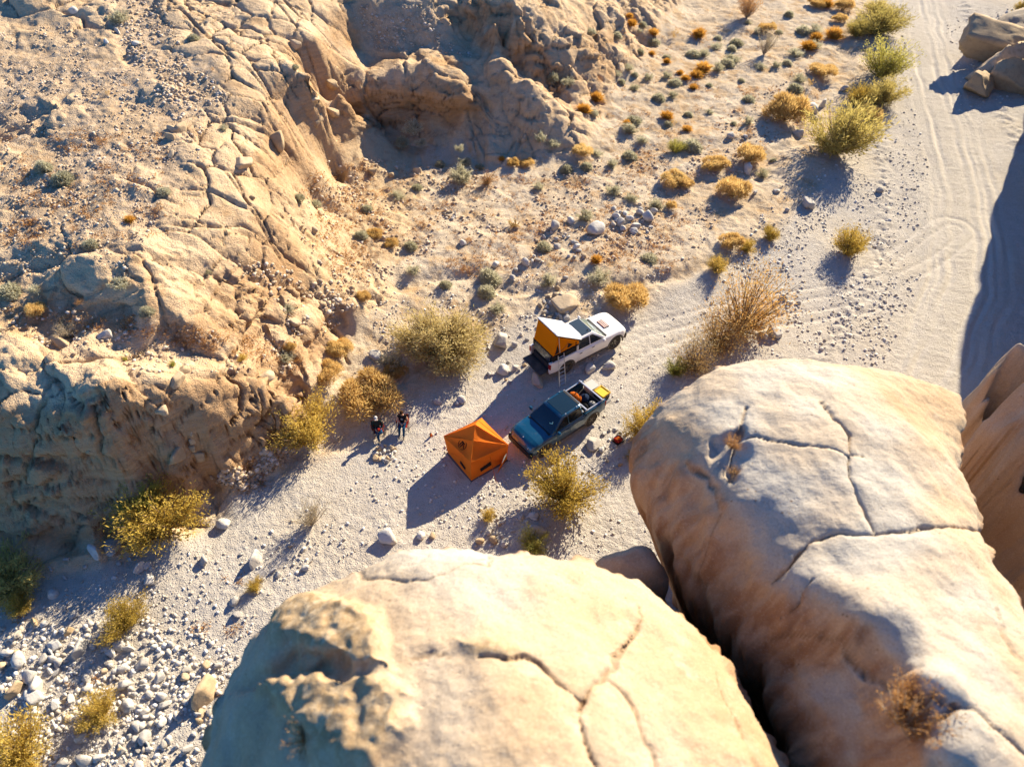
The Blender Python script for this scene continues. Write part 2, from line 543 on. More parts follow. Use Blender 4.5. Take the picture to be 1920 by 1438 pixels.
# ------------------------------------------------------------------ terrain: relief and surface zones
Z_SLAB = wpoly("300 0;660 0;650 125;640 235;600 290;555 330;545 430;610 520;500 570;420 480;330 430;350 330;330 240;430 190;330 95")
Z_SCREE = wpoly("-60 20;120 40;330 190;430 190;330 250;340 330;300 400;230 500;60 500;-60 520")
Z_SCREE2 = wpoly("180 0;300 0;350 100;440 190;330 220;250 120")
Z_SCREE3 = wpoly("650 10;800 10;890 110;700 95")
Z_ROAD = wpoly("1668 -40;1762 -40;1800 150;1870 330;1900 480;1880 640;1830 740;1640 740;1700 600;1745 450;1740 330;1715 200;1690 100")
Z_WASH = wpoly("-60 1130;100 1080;200 1060;330 1010;430 940;540 890;600 850;700 830;770 760;850 690;930 630;1000 590;1060 590;1130 600;1230 560;1300 505;1400 490;1480 400;1550 340;1620 200;1640 60;1640 -40;1990 -40;1990 800;1920 1438;1200 1300;700 1300;500 1440;-100 1440")
Z_HILL = wpoly("-100 1090;-20 1105;100 1075;200 1052;330 1005;420 930;520 880;570 800;620 720;680 620;740 560;720 500;760 420;690 360;760 300;950 305;1105 292;1120 240;1135 180;1230 80;1300 -50;1300 -200;-300 -200")
Z_FINES = wpoly("600 300;720 290;800 320;780 420;700 520;640 600;600 560;560 440;590 370")
ROAD_LINE = [tuple(hit(a, b)[:2]) for a, b in [(1705, -40), (1722, 60), (1745, 160), (1775, 260), (1800, 360), (1812, 450), (1805, 540), (1770, 640), (1720, 740)]]
CAMP_LINE = [tuple(hit(a, b)[:2]) for a, b in [(1790, 430), (1600, 560), (1400, 590), (1220, 640), (1060, 730), (900, 800), (720, 900), (520, 1010), (300, 1130), (0, 1260)]]

NR, NCOL = 930, 900
_v = np.linspace(0, 1, NR)
_yy = 7.0 + (108.0 - 7.0) * (0.55 * _v + 0.45 * _v ** 2.2)
_uu = np.linspace(-1, 1, NCOL)
TY = np.repeat(_yy[:, None], NCOL, 1)
TX = _uu[None, :] * (21.0 + 0.53 * TY)
TZ0 = base_height(TX, TY)

_wx = noise2(TX * 0.22, TY * 0.22, 41); _wy = noise2(TX * 0.22, TY * 0.22, 42)
_jx = TX + 0.9 * _wx; _jy = TY + 0.9 * _wy
_ed = 0.25 * noise2(TX * 0.7, TY * 0.7, 40)
m_hill = soft_poly(TX + 0.8 * _wx, TY + 0.8 * _wy, Z_HILL, 0.5)
m_slab = soft_poly(_jx, _jy, Z_SLAB, 0.9) * m_hill
m_scree = np.maximum.reduce([soft_poly(_jx * 1.0, _jy, z, 1.2) for z in (Z_SCREE, Z_SCREE2, Z_SCREE3)]) * m_hill
m_scree *= sstep(-0.55, 0.15, fbm2(TX * 0.16, TY * 0.16, 4, 43) + 0.25)
m_road = soft_poly(TX + 0.4 * _wx, TY, Z_ROAD, 1.0)
m_wash = soft_poly(TX + 0.5 * _wx, TY + 0.5 * _wy, Z_WASH, 0.7) * (1 - m_hill)
m_fines = soft_poly(_jx, _jy, Z_FINES, 1.2)
gy, gx = np.gradient(TZ0)
slope = np.hypot(gx / np.gradient(TX, axis=1), gy / np.gradient(TY, axis=0)) if False else np.hypot(
    np.diff(TZ0, axis=1, append=TZ0[:, -1:]) / np.diff(TX, axis=1, append=TX[:, -1:] + 1), np.diff(TZ0, axis=0, append=TZ0[-1:]) / np.diff(TY, axis=0, append=TY[-1:] + 1))
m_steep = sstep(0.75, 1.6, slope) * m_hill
m_rock = np.clip(m_hill * (1 - 0.85 * m_scree) * (1 - 0.75 * m_fines), 0, 1)

H = np.zeros_like(TZ0)
# big uneven body of the bedrock
H += m_rock * (0.50 * fbm2(TX * 0.16, TY * 0.16, 3, 1) + (0.06 + 0.12 * (1 - m_slab)) * ridge2(_jx * 0.35, _jy * 0.35, 4, 7))
# rock pillows between open joints on the jointed slabs; direction follows the dip
_ca, _sa = math.cos(0.35), math.sin(0.35)
_sx = (_jx * _ca + _jy * _sa); _sy = (-_jx * _sa + _jy * _ca)
w1, c1 = worley2(_sx * 0.50 + 0.10 * noise2(TX, TY, 50), _sy * 0.46 + 0.10 * noise2(TX, TY, 51), 3)
w2, c2 = worley2(_sx * 1.15 + 0.15 * noise2(TX * 1.4, TY * 1.4, 52), _sy * 0.85, 5)
w3, c3 = worley2(_sx * 0.26 + 0.25 * noise2(TX * 0.5, TY * 0.5, 53), _sy * 0.2, 9)
pil = sstep(0.0, 0.34, w1)
H += m_slab * (0.10 * sstep(0.0, 0.14, w1) + 0.07 * pil - 0.26 * (1 - sstep(0, 0.045, w1)) + 0.16 * (_R2[c1][..., 0] - 0.5))
_sub = sstep(0.35, 0.6, _R2[c1][..., 1])
H += m_slab * _sub * (0.06 * sstep(0.0, 0.12, w2) - 0.14 * (1 - sstep(0, 0.06, w2)))
_lw = noise2(TX * 0.12, TY * 0.12, 55); _fade = 0.25 + 0.75 * sstep(-0.25, 0.15, noise2(TX * 0.35, TY * 0.35, 56))
for _an, _sp, _sd in ((1.95, 4.6, .06), (0.75, 6.5, .05)):        # long straight master joints
    _q = (TX * math.cos(_an) + TY * math.sin(_an) + 0.9 * _lw) / _sp
    _m = sstep(_sd * 1.6, _sd * .4, np.abs(_q - np.round(_q)) * _sp * .6)
    H -= m_rock * (0.4 + .6 * m_slab) * 0.20 * _m * _fade
    _lj = np.maximum(_lj, _m * _fade) if _an < 1 else _m * _fade
H += m_slab * 0.05 * fbm2(TX * 0.9, TY * 0.9, 4, 13)
rest = m_rock * (1 - m_slab)
H += rest * (0.16 * sstep(0.0, 0.2, w3) - 0.22 * (1 - sstep(0, 0.03, w3)) + 0.5 * (_R2[c3][..., 0] - 0.5) * sstep(0.0, 0.05, w3))
H += rest * (0.07 * fbm2(_jx * 0.9, _jy * 0.9, 4, 12))
# bedding ledges on the steep faces
_q = (TZ0 + H) * 1.15 + 0.5 * noise2(TX * 0.3, TY * 0.3, 60) + 0.3 * noise2(TX * 1.1, TY * 1.1, 61)
_fr = _q - np.floor(_q)
H += m_steep * (0.07 * (sstep(0.15, 0.75, _fr) - _fr)) + m_steep * 0.25 * fbm2(TX * 0.6, TY * 0.6, 4, 62)
# scree, terrace soil, sand
H += m_scree * (0.055 * fbm2(TX * 1.7, TY * 1.7, 4, 20, 0.6) + 0.22 * ridge2(TX * 0.3, TY * 0.3, 3, 21) * 0.6)
H += m_fines * (0.10 * fbm2(TX * 1.2, TY * 1.2, 4, 23, 0.6))
m_terr = (1 - m_hill) * (1 - m_wash)
_tw = TY * .9 - TX * .5 + 1.6 * noise2(TX * .15, TY * .15, 26)
H += m_terr * 0.16 * (sstep(.35, .6, _tw / 4 - np.floor(_tw / 4)) - (_tw / 4 - np.floor(_tw / 4))) * sstep(-.1, .4, noise2(TX * .1, TY * .1, 27))
H += m_terr * (0.12 * fbm2(TX * 0.5, TY * 0.5, 3, 24) + 0.045 * fbm2(TX * 1.9, TY * 1.9, 3, 25, 0.6))
_rough = (1 - m_hill) * (1 - 0.8 * m_road)
H += _rough * (0.06 * fbm2(TX * 0.25, TY * 0.25, 2, 30))
_pat = sstep(-0.3, 0.5, noise2(TX * 0.12, TY * 0.12, 33))
H += _rough * m_wash * (0.012 + 0.014 * _pat) * fbm2(TX * 2.3 + 0.4 * _wx, TY * 2.3, 3, 31, 0.75)
# wheel ruts
dr = seg_dist(TX, TY, ROAD_LINE)
dr = dr + 0.25 * _wx
rut = np.zeros_like(TZ0)
for off, wd, dp in [(0.75, .20, .10), (1.5, .16, .05), (1.95, .22, .09), (2.7, .2, .06), (3.6, .3, .08)]:
    _rm = 0.25 + 0.75 * sstep(-.35, .35, noise2(TX * .16 + off * 3, TY * .10, 36))
    rut = np.maximum(rut, m_road * _rm * np.exp(-((dr + .2 * noise2(TX * .3, TY * .3, 37) - off) / (1.2 * wd)) ** 2))
    H -= 1.3 * m_road * _rm * dp * np.exp(-((dr + .2 * noise2(TX * .3, TY * .3, 37) - off) / wd) ** 2)
    H += m_road * _rm * dp * 0.7 * np.exp(-((dr - off - 2 * wd) / wd) ** 2)
H += m_road * (0.02 * fbm2(TX * .7, TY * .7, 3, 38) + 0.018 * noise2(TX * 1.1 + TY * 2.4, TY * 1.1 - TX * 0.5, 34))
dc = seg_dist(TX, TY, CAMP_LINE) + 0.3 * _wx
for off, wd in [(0.55, .18), (1.5, .2)]:
    rut = np.maximum(rut, .6 * (1 - m_hill) * np.exp(-((dc - off) / (1.3 * wd)) ** 2) * sstep(18, 30, TX + TY))
    H -= (1 - m_hill) * 0.06 * np.exp(-((dc - off) / wd) ** 2) * sstep(24, 30, TX + TY)
_lv = m_road * 0
# windrow of coarse gravel on the road's left shoulder
H += (1 - m_hill) * 0.12 * np.exp(-((dr - 5.6) / 0.7) ** 2) * (0.6 + fbm2(TX * 1.3, TY * 1.3, 3, 35))
# cut bank in front of the terrace
BANK = [tuple(hit(a, b)[:2]) for a, b in [(1330, 492), (1270, 515), (1180, 535), (1060, 540), (960, 545), (880, 520), (800, 520), (700, 545)]]
BANK2 = [tuple(hit(a, b)[:2]) for a, b in [(1595, 90), (1575, 130), (1530, 180), (1480, 215), (1500, 270), (1440, 290), (1420, 330)]]
for bk in (BANK, BANK2):
    db = seg_dist(TX + 0.5 * _wx, TY + 0.5 * _wy, bk)
    H -= (1 - m_hill) * 0.28 * np.exp(-(db / 0.55) ** 2)

TZ = (TZ0 + H).astype(np.float32)
_tidx = np.arange(NR * NCOL).reshape(NR, NCOL)
_tf = np.stack([_tidx[:-1, :-1], _tidx[:-1, 1:], _tidx[1:, 1:], _tidx[1:, :-1]], -1).reshape(-1, 4)
_tv = np.stack([TX, TY, TZ], -1).reshape(-1, 3)
# broken blocks: push the bare rock in and out along its own normal, block by block
_joint = (np.maximum(_lj, (0.35 + 0.65 * _fade) * np.maximum(1 - sstep(0, 0.04, w1), 0.6 * _sub * (1 - sstep(0, 0.04, w2)))) * m_slab).ravel().astype(np.float32)
_nx = -np.gradient(TZ, axis=1) / np.gradient(TX, axis=1); _ny = -np.gradient(TZ, axis=0) / np.gradient(TY, axis=0)
_nn = np.stack([_nx, _ny, np.ones_like(TZ)], -1).reshape(-1, 3); _nn /= np.linalg.norm(_nn, axis=1)[:, None]
_bw = (m_rock * (1 - m_slab) * (0.6 + 0.7 * m_steep)).ravel()
_sel = np.nonzero(_bw > 0.04)[0]
_vp = _tv[_sel]
_vw = _vp + 0.35 * np.stack([noise3(_vp * 0.7, 70), noise3(_vp * 0.7, 71), noise3(_vp * 0.7, 72)], 1)
_b1, _i1 = worley3(_vw * np.array([0.36, 0.36, 0.85]), 1)
_b2, _i2 = worley3(_vw * np.array([0.85, 0.85, 2.2]), 2)
_b3, _i3 = worley3(_vw * np.array([2.0, 2.0, 4.5]), 3)
_big = sstep(0.3, 0.7, _R2[_i1][:, 1])
_dd = 0.50 * (_R2[_i1][:, 0] - 0.5) * sstep(0, 0.05, _b1) + 0.07 * sstep(0, 0.25, _b1) - 0.22 * (1 - sstep(0, 0.05, _b1))
_dd += (0.35 + 0.65 * _big) * (0.32 * (_R2[_i2][:, 0] - 0.5) * sstep(0, 0.06, _b2) + 0.04 * sstep(0, 0.25, _b2) - 0.09 * (1 - sstep(0, 0.07, _b2)))
_dd += _big * (0.10 * (_R2[_i3][:, 0] - 0.5)) + 0.05 * fbm3(_vp * 1.8, 3, 73, 0.6)
_dd *= (0.25 + 0.75 * sstep(-0.3, 0.35, noise3(_vp * 0.15, 74))) * (1.0 + 0.6 * m_steep.ravel()[_sel])
_tv[_sel] += _nn[_sel] * (_dd * _bw[_sel])[:, None]
_joint[_sel] = np.maximum(_joint[_sel], np.maximum(1 - sstep(0, 0.05, _b1), 0.7 * (1 - sstep(0, 0.05, _b2)) * _big) * _bw[_sel])


# the alcove under the ledge: its back wall is undercut
Z_ALCOVE = wpoly("632 128;760 135;880 150;905 190;915 250;880 305;760 315;660 300;640 230")
_am = soft_poly(TX, TY, Z_ALCOVE, 0.9).ravel()
_at = sstep(5.9, 2.6, _tv[:, 2]) * _am
_tv[:, 1] += 2.6 * _at
Z_NOOK = wpoly("105 535;200 545;255 590;235 625;150 640;95 600")
_nm = soft_poly(TX, TY, Z_NOOK, 0.5).ravel()
_tv[:, 1] += 0.9 * sstep(8.3, 7.4, _tv[:, 2]) * _nm


def ground_z(x, y):
    """height of the finished ground (scalar or array)"""
    x = np.asarray(x, float); y = np.asarray(y, float)
    gv = np.interp(y, _yy, np.arange(NR)); gv = np.clip(gv, 0, NR - 1.001)
    gu = np.clip((x / (21.0 + 0.53 * y) + 1) / 2 * (NCOL - 1), 0, NCOL - 1.001)
    i = gu.astype(int); j = gv.astype(int); u = gu - i; v = gv - j
    return (TZ[j, i] * (1 - u) + TZ[j, i + 1] * u) * (1 - v) + (TZ[j + 1, i] * (1 - u) + TZ[j + 1, i + 1] * u) * v


def spot(px, py):
    """the point of the finished ground seen at a point of the photograph"""
    d = ray(px, py)
    p = np.array([0, 0, CAM_H])[None] + _T[:, None] * d[None]
    h = ground_z(p[:, 0], p[:, 1])
    below = np.nonzero(p[:, 2] < h)[0]
    k = below[0] if len(below) else len(_T) - 1
    if k > 0:
        a = p[k - 1, 2] - h[k - 1]; b = h[k] - p[k, 2]
        t = a / (a + b + 1e-9)
        return p[k - 1] * (1 - t) + p[k] * t
    return p[k]


def px_per_m(p):
    """how many photograph pixels a metre spans at a point"""
    return FPX / (p[1] * math.cos(PITCH) + (CAM_H - p[2]) * math.sin(PITCH))


def build_ground():
    hillf = m_hill.ravel()[_tf].mean(1) > 0.5
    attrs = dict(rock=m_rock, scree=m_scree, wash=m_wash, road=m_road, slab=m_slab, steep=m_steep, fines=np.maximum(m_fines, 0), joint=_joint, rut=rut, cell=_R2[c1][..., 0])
    for name, sel in (("ground", ~hillf), ("hillside", hillf)):
        f = _tf[sel]
        used = np.unique(f)
        remap = np.zeros(len(_tv), np.int32); remap[used] = np.arange(len(used))
        me = mesh_np(name, _tv[used], remap[f])
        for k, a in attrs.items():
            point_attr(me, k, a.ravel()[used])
        tag(obj(name, me, MAT["terrain"]), kind="structure")
# ------------------------------------------------------------------ the great foreground boulders and the cliff beside the road
def rock_body(name, label, cat, ctrl, rim, close, extra, x0, x1, y0, y1, step, seed, cracks=(), crust=(), grey=None, wall_amp=1.0, zmin=-0.4, disp=0.10, drop=1.0, shear=None, wall_tint=1.0, zcap=15.5):
    pts = []
    for tok in ctrl.replace("\n", ";").split(";"):
        if tok.strip():
            pts.append(at_z(*map(float, tok.split())))
    outline = []
    for tok in rim.replace("\n", ";").split(";"):
        if tok.strip():
            q = at_z(*map(float, tok.split())); pts.append(q); outline.append(tuple(q[:2]))
    outline += [tuple(e[:2]) for e in close]
    extra = list(extra) + list(close)
    pts += [np.array(e, float) for e in extra]
    pts = np.array(pts)
    w = _fit(pts, 0.25)
    nx = int((x1 - x0) / step); ny = int((y1 - y0) / step)
    X, Y = np.meshgrid(np.linspace(x0, x1, nx), np.linspace(y0, y1, ny))
    xs = X.ravel(); ys = Y.ravel(); Z = np.empty(xs.shape, np.float32); n = len(pts)
    wf = w[:n].astype(np.float32); pf = pts.astype(np.float32)
    for s in range(0, len(xs), 40000):
        a = xs[s:s + 40000].astype(np.float32)[:, None]; b = ys[s:s + 40000].astype(np.float32)[:, None]
        d = np.sqrt((a - pf[:, 0]) ** 2 + (b - pf[:, 1]) ** 2 + 0.0625)
        Z[s:s + 40000] = -(d @ wf) + w[n] + w[n + 1] * a[:, 0] + w[n + 2] * b[:, 0]
    Z = Z.reshape(X.shape)
    wob = 0.22 * noise2(X * 0.9, Y * 0.9, seed + 11) + 0.12 * noise2(X * 2.4, Y * 2.4, seed + 12)
    od = seg_dist(X, Y, outline + [outline[0]]); od = np.where(in_poly(X, Y, outline), -od, od) + wob * 0.6
    Z = np.where(Z > zcap - 1, zcap - np.exp(-np.clip(Z - zcap + 1, 0, 30)), Z)
    Z = Z - np.interp(od / drop, [-1.2, -.5, 0, .45, .9, 1.25, 1.7, 3.0], [0, .06, .3, 1.4, 3.7, 7.7, 13, 24]).astype(np.float32)

    def on(px, py):
        """sight line onto this body"""
        d = ray(px, py); t = np.arange(8, 60, 0.04)
        P = np.array([0, 0, CAM_H]) + t[:, None] * d
        gx = (P[:, 0] - x0) / (x1 - x0) * (nx - 1); gy = (P[:, 1] - y0) / (y1 - y0) * (ny - 1)
        ok = (gx >= 0) & (gy >= 0) & (gx < nx - 1) & (gy < ny - 1)
        zz = np.where(ok, Z[np.clip(gy, 0, ny - 1).astype(int), np.clip(gx, 0, nx - 1).astype(int)], -99)
        k = np.nonzero(P[:, 2] < zz)[0]
        return tuple(P[k[0]][:2]) if len(k) else tuple(P[np.argmin(abs(P[:, 2] - 10))][:2])
    on_body = on
    warp = 0.25 * noise2(X * 0.8, Y * 0.8, seed) + 0.10 * noise2(X * 2.7, Y * 2.7, seed + 1)
    warp2 = 0.25 * noise2(X * 0.8, Y * 0.8, seed + 2) + 0.10 * noise2(X * 2.7, Y * 2.7, seed + 3)
    a_crust = np.zeros(X.shape, np.float32); a_crack = a_crust.copy()
    dz = np.zeros(X.shape, np.float32)
    for poly, hgt in crust:
        wp = [on(*map(float, t.split())) for t in poly.split(";")]
        m = soft_poly(X + 0.9 * warp, Y + 0.9 * warp2, wp, 0.26)
        if hgt > 0:
            lw, lc = worley2(X * 1.5 + warp, Y * 1.5 + warp2, seed)
            lump = 0.88 + 0.14 * sstep(0, 0.6, lw) + 0.05 * fbm2(X * 2.2, Y * 2.2, 3, seed + 9)
            a_crust = np.maximum(a_crust, m)
        else:
            lump = 1.0
        dz += m * hgt * lump
    for poly, wd, dp in cracks:
        wp = [on(*map(float, t.split())) for t in poly.split(";")]
        d = seg_dist(X + 0.55 * warp, Y + 0.55 * warp2, wp)
        k = np.exp(-(d / wd) ** 2)
        dz -= dp * k * (0.7 + 0.3 * noise2(X * 1.3, Y * 1.3, seed + 4))
        dz -= 0.25 * dp * np.exp(-(d / (wd * 5)) ** 2)
        a_crack = np.maximum(a_crack, sstep(0.45, 0.95, k) * min(1, wd / 0.04))
    Z = Z + dz
    V = np.stack([X, Y, Z], -1).reshape(-1, 3)
    idx = np.arange(nx * ny).reshape(ny, nx)
    gzx = np.gradient(Z, axis=1) / (X[0, 1] - X[0, 0]); gzy = np.gradient(Z, axis=0) / (Y[1, 0] - Y[0, 0])
    N = np.stack([-gzx, -gzy, np.ones_like(Z)], -1).reshape(-1, 3); N /= np.linalg.norm(N, axis=1)[:, None]
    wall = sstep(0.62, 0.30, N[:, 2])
    lo = fbm3(V * 0.33, 3, seed)
    mid = fbm3(V * np.array([1.1, 1.1, 1.1]) + 9, 4, seed + 2, 0.55)
    strk = fbm3(V * np.array([1.3, 1.3, 0.12]), 3, seed + 5)
    dd = disp * (1.4 * lo + 0.55 * mid) + wall * wall_amp * 0.28 * strk
    V = V + N * dd[:, None]
    if shear is not None:                      # undercut: the wall leans in towards its foot
        zs, kx, ky, xa, xb = shear
        low = np.clip(zs - V[:, 2], 0, 9) * sstep(xb, xa, V[:, 0])
        V[:, 0] += kx * low; V[:, 1] += ky * low
    F = np.stack([idx[:-1, :-1], idx[:-1, 1:], idx[1:, 1:], idx[1:, :-1]], -1).reshape(-1, 4)
    F = F[V[F, 2].max(1) > zmin]
    used = np.unique(F); remap = np.zeros(len(V), np.int32); remap[used] = np.arange(len(used))
    me = mesh_np(name, V[used], remap[F])
    g = np.zeros(len(V), np.float32)
    if grey is not None:
        g = (soft_poly(X + 2 * warp, Y + 2 * warp2, [on(*map(float, t.split())) for t in grey.split(";")], 1.2) * (0.55 + 0.45 * sstep(-.4, .4, noise2(X * .5, Y * .5, seed)))).ravel()
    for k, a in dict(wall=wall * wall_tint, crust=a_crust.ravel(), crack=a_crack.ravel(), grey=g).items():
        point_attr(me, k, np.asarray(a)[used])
    o = tag(obj(name, me, MAT["boulder_rock"]), label, cat)
    zz = V[:, 2].reshape(Z.shape)

    def height(px, py):
        x, y = on_body(px, py)
        i = int(np.clip((x - x0) / (x1 - x0) * (nx - 1), 0, nx - 1)); j = int(np.clip((y - y0) / (y1 - y0) * (ny - 1), 0, ny - 1))
        return np.array([x, y, zz[j, i]])
    return o, height


BOULDER_A, on_a = rock_body(
    "boulder", "huge rounded tan sandstone boulder with brown crust knobs, filling the bottom middle", "boulder",
    """900 1100 14.4;700 1130 14.2;1100 1120 13.6;900 1250 15.4;720 1250 15.1;1150 1230 14.4;1300 1300 13.4;1000 1400 15.9;1250 1438 14.4;740 1400 15.3;600 1330 14.6;600 1180 14.0
    440 1330 12.5;470 1420 12.9;520 1400 13.9;500 1240 13.2;540 1250 13.6;1380 1400 13.2;1200 1150 13.2;1020 1080 14.0;800 1070 14.1""",
    """340 1500 11.2;365 1438 11.3;395 1345 11.4;425 1270 11.6;470 1180 12.0;550 1112 12.5;620 1078 12.9;690 1048 13.1;770 1020 13.4;870 1016 13.5;960 1028 13.4;1060 1040 13.0;1140 1056 12.6
    1200 1075 12.2;1240 1112 12.0;1300 1164 11.8;1345 1205 11.8;1385 1255 11.8;1440 1345 11.8;1475 1438 11.8;1500 1540 11.8""",
    [(7.6, 0, 11.8), (8, -4, 11), (0, -7, 13), (-8, -5, 11), (-8.6, 0, 10.8)], [(0, 0, 16.2), (4, -3, 14.5), (-5, 0, 13.5), (0, -5, 15)],
    -11.5, 9.5, -6, 14, 0.05, 21, zcap=17.2,
    cracks=[("1198 1135;1190 1180;1160 1240;1125 1275;1085 1312;1070 1330", 0.042, 0.15), ("905 1225;965 1240;985 1232;1020 1262;1060 1300;1085 1312;1075 1340;1100 1390;1120 1438", 0.042, 0.17),
            ("905 1040;880 1058;850 1066;805 1088;770 1095", 0.042, 0.10), ("1140 1275;1180 1325;1215 1390;1240 1450", 0.042, 0.10), ("920 1035;915 1060;870 1062", 0.042, 0.09), ("1345 1260;1370 1330;1400 1400;1430 1460", 0.042, 0.08), ("770 1225;850 1224", 0.042, 0.08),
            ("660 1050;680 1080;760 1095", 0.042, 0.10)],
    crust=[("520 1150;560 1125;640 1120;700 1160;725 1200;720 1255;660 1260;600 1235;545 1225;520 1190", 0.42), ("490 1290;530 1270;600 1270;680 1262;760 1300;770 1370;700 1438;600 1438;570 1370;500 1330", 0.5),
           ("505 1240;600 1238;690 1258;650 1272;560 1270;500 1280;470 1290;450 1280", -0.35), ("870 1190;940 1195;985 1225;960 1240;900 1215", 0.15)],
    grey="640 1070;760 1030;900 1020;1000 1060;960 1150;760 1120")

BOULDER_B, on_b = rock_body(
    "boulder", "huge pale grey and tan boulder with branching cracks at the right, overlooking the wash", "boulder",
    """1300 800 12.2;1400 750 12.7;1550 740 12.8;1700 790 12.4;1760 840 11.8;1290 870 11.9;1370 950 12.3;1430 1050 12.0;1450 860 13.0;1600 880 13.1;1740 920 12.4;1790 960 12.0;1500 980 12.9;1640 960 12.9
    1400 700 12.3;1500 695 12.4;1310 735 12.0;1600 710 12.1;1700 738 11.4;1245 800 11.5;1760 790 10.9
    1485 1100 12.3;1560 1060 12.8;1680 1005 13.0;1780 1020 12.8;1850 1050 12.3;1600 1180 13.2;1750 1150 13.4;1880 1150 12.8;1700 1290 13.8;1850 1300 13.7;1800 1438 14.2;1920 1438 14.0;1700 1420 13.4;1530 1160 12.4
    1590 1250 12.1;1640 1320 12.6;1520 1230 11.4;1600 1340 11.9;1650 1420 12.4""",
    """1600 1500 11.2;1570 1430 11.2;1530 1360 11.0;1490 1290 10.8;1452 1228 10.4;1400 1218 9.6;1345 1190 9.0;1290 1125 8.8;1248 1060 8.9;1232 1000 9.2;1212 940 9.6;1192 880 9.9;1197 830 10.3;1220 778 10.8;1262 732 11.3
    1330 692 11.7;1400 670 11.8;1500 664 11.9;1600 674 11.5;1700 696 10.8;1812 737 9.8;1806 820 10.4;1808 880 10.6;1848 978 11.2;1882 1058 11.6;1935 1135 12.0;2000 1220 12.6""",
    [(18, 0, 13), (17, -4, 12), (7.5, -4, 10), (7, 1, 10.6)], [(12, -1, 15)],
    1.5, 27, -5, 23, 0.06, 77,
    cracks=[("1545 750;1560 785;1590 815;1592 850;1588 880;1600 925;1640 990", 0.042, 0.22), ("1400 820;1450 825;1520 840;1560 843;1588 852;1620 852", 0.032, 0.15), ("1450 1090;1520 1020;1560 1005;1620 1000;1680 992;1760 990;1850 1012;1880 1040", 0.046, 0.24),
            ("1440 1205;1500 1130;1525 1085", 0.046, 0.22), ("1450 1200;1530 1210;1600 1245;1640 1280;1690 1330;1740 1370;1800 1320", 0.046, 0.22), ("1860 1110;1885 1190;1915 1240", 0.028, 0.11), ("1740 1310;1780 1320;1830 1330;1880 1380;1920 1410", 0.042, 0.17),
            ("1290 870;1330 900;1350 960;1330 1040;1300 1090", 0.046, 0.14), ("1400 760;1380 830;1370 900", 0.055, 0.14)],
    crust=[("1340 830;1390 800;1400 850;1370 900;1340 880", -0.35)],
    grey="1270 740;1400 680;1600 690;1750 900;1760 1000;1880 1140;1880 1438;1650 1438;1500 1180;1420 1060;1330 900", wall_amp=1.0, drop=0.55, shear=(9.6, 0.42, -0.05, 8.5, 12.0))

BOULDER_C, on_c = rock_body(
    "boulder", "steep brown streaked rock wall at the right edge beside the shaded slot", "boulder",
    """1850 785 6.2;1900 760 8.0;1920 830 7.2;1880 785 7.2;1840 762 5.8;1880 845 5.8;1910 900 5.6""",
    """1960 1060 4.4;1925 985 4.2;1890 920 4.2;1858 860 4.2;1828 795 4.2;1814 745 4.4;1840 712 6.4;1870 690 7.7;1895 655 8.7;1925 640 9.2;1990 625 9.6""",
    [(35.5, 20, 9.0), (36, 12, 8.0), (31, 10.5, 5)], [(30, 18, 9.6), (33, 15, 9.6)],
    18.5, 37, 7, 29, 0.08, 131, wall_amp=.35, zmin=-.3, wall_tint=.12, zcap=9.6)


def roadside_cliff():
    """tall bluff just east of the road, whose shade lies over the track"""
    n, m = 150, 60
    s = np.linspace(0, 1, n)
    foot = np.stack([np.interp(s, [0, .25, .5, .75, 1], [32.6, 39.4, 45.2, 52.0, 65]), np.interp(s, [0, .25, .5, .75, 1], [27, 46, 58, 69, 92])], 1)
    prof = np.array([[0, -1.5], [0.3, 3], [0.9, 9], [1.6, 13.6], [2.8, 15.8], [6, 16.4], [14, 16.6], [24, 15]])
    t = np.linspace(0, 1, m) ** 1.4
    off = np.interp(t, np.linspace(0, 1, len(prof)), prof[:, 0]); hz = np.interp(t, np.linspace(0, 1, len(prof)), prof[:, 1])
    tang = np.gradient(foot, axis=0); tang /= np.linalg.norm(tang, axis=1)[:, None]
    nor = np.stack([tang[:, 1], -tang[:, 0]], 1)
    hs = np.interp(s, [0, .35, .7, 1], [1.04, 1.0, .74, .7]) + 0.10 * noise2(s * 9, s * 0, 88) + 0.06 * noise2(s * 26, s * 0, 89)
    P = np.empty((n, m, 3))
    P[:, :, 0] = foot[:, 0:1] + nor[:, 0:1] * off[None]; P[:, :, 1] = foot[:, 1:2] + nor[:, 1:2] * off[None]; P[:, :, 2] = hz[None] * hs[:, None]
    V = P.reshape(-1, 3)
    dd = 0.8 * fbm3(V * 0.18, 3, 90) + 0.35 * fbm3(V * np.array([.8, .8, .25]), 3, 91)
    V = V + np.repeat(nor, m, 0)[:, [0, 1]].dot(np.array([[1, 0, 0], [0, 1, 0]])) * dd[:, None]
    idx = np.arange(n * m).reshape(n, m)
    F = np.stack([idx[:-1, :-1], idx[1:, :-1], idx[1:, 1:], idx[:-1, 1:]], -1).reshape(-1, 4)
    me = mesh_np("cliff", V, F)
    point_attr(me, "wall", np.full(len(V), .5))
    tag(obj("cliff", me, MAT["boulder_rock"]), "tall brown bluff at the right edge, shading the dirt track", "cliff")


roadside_cliff()


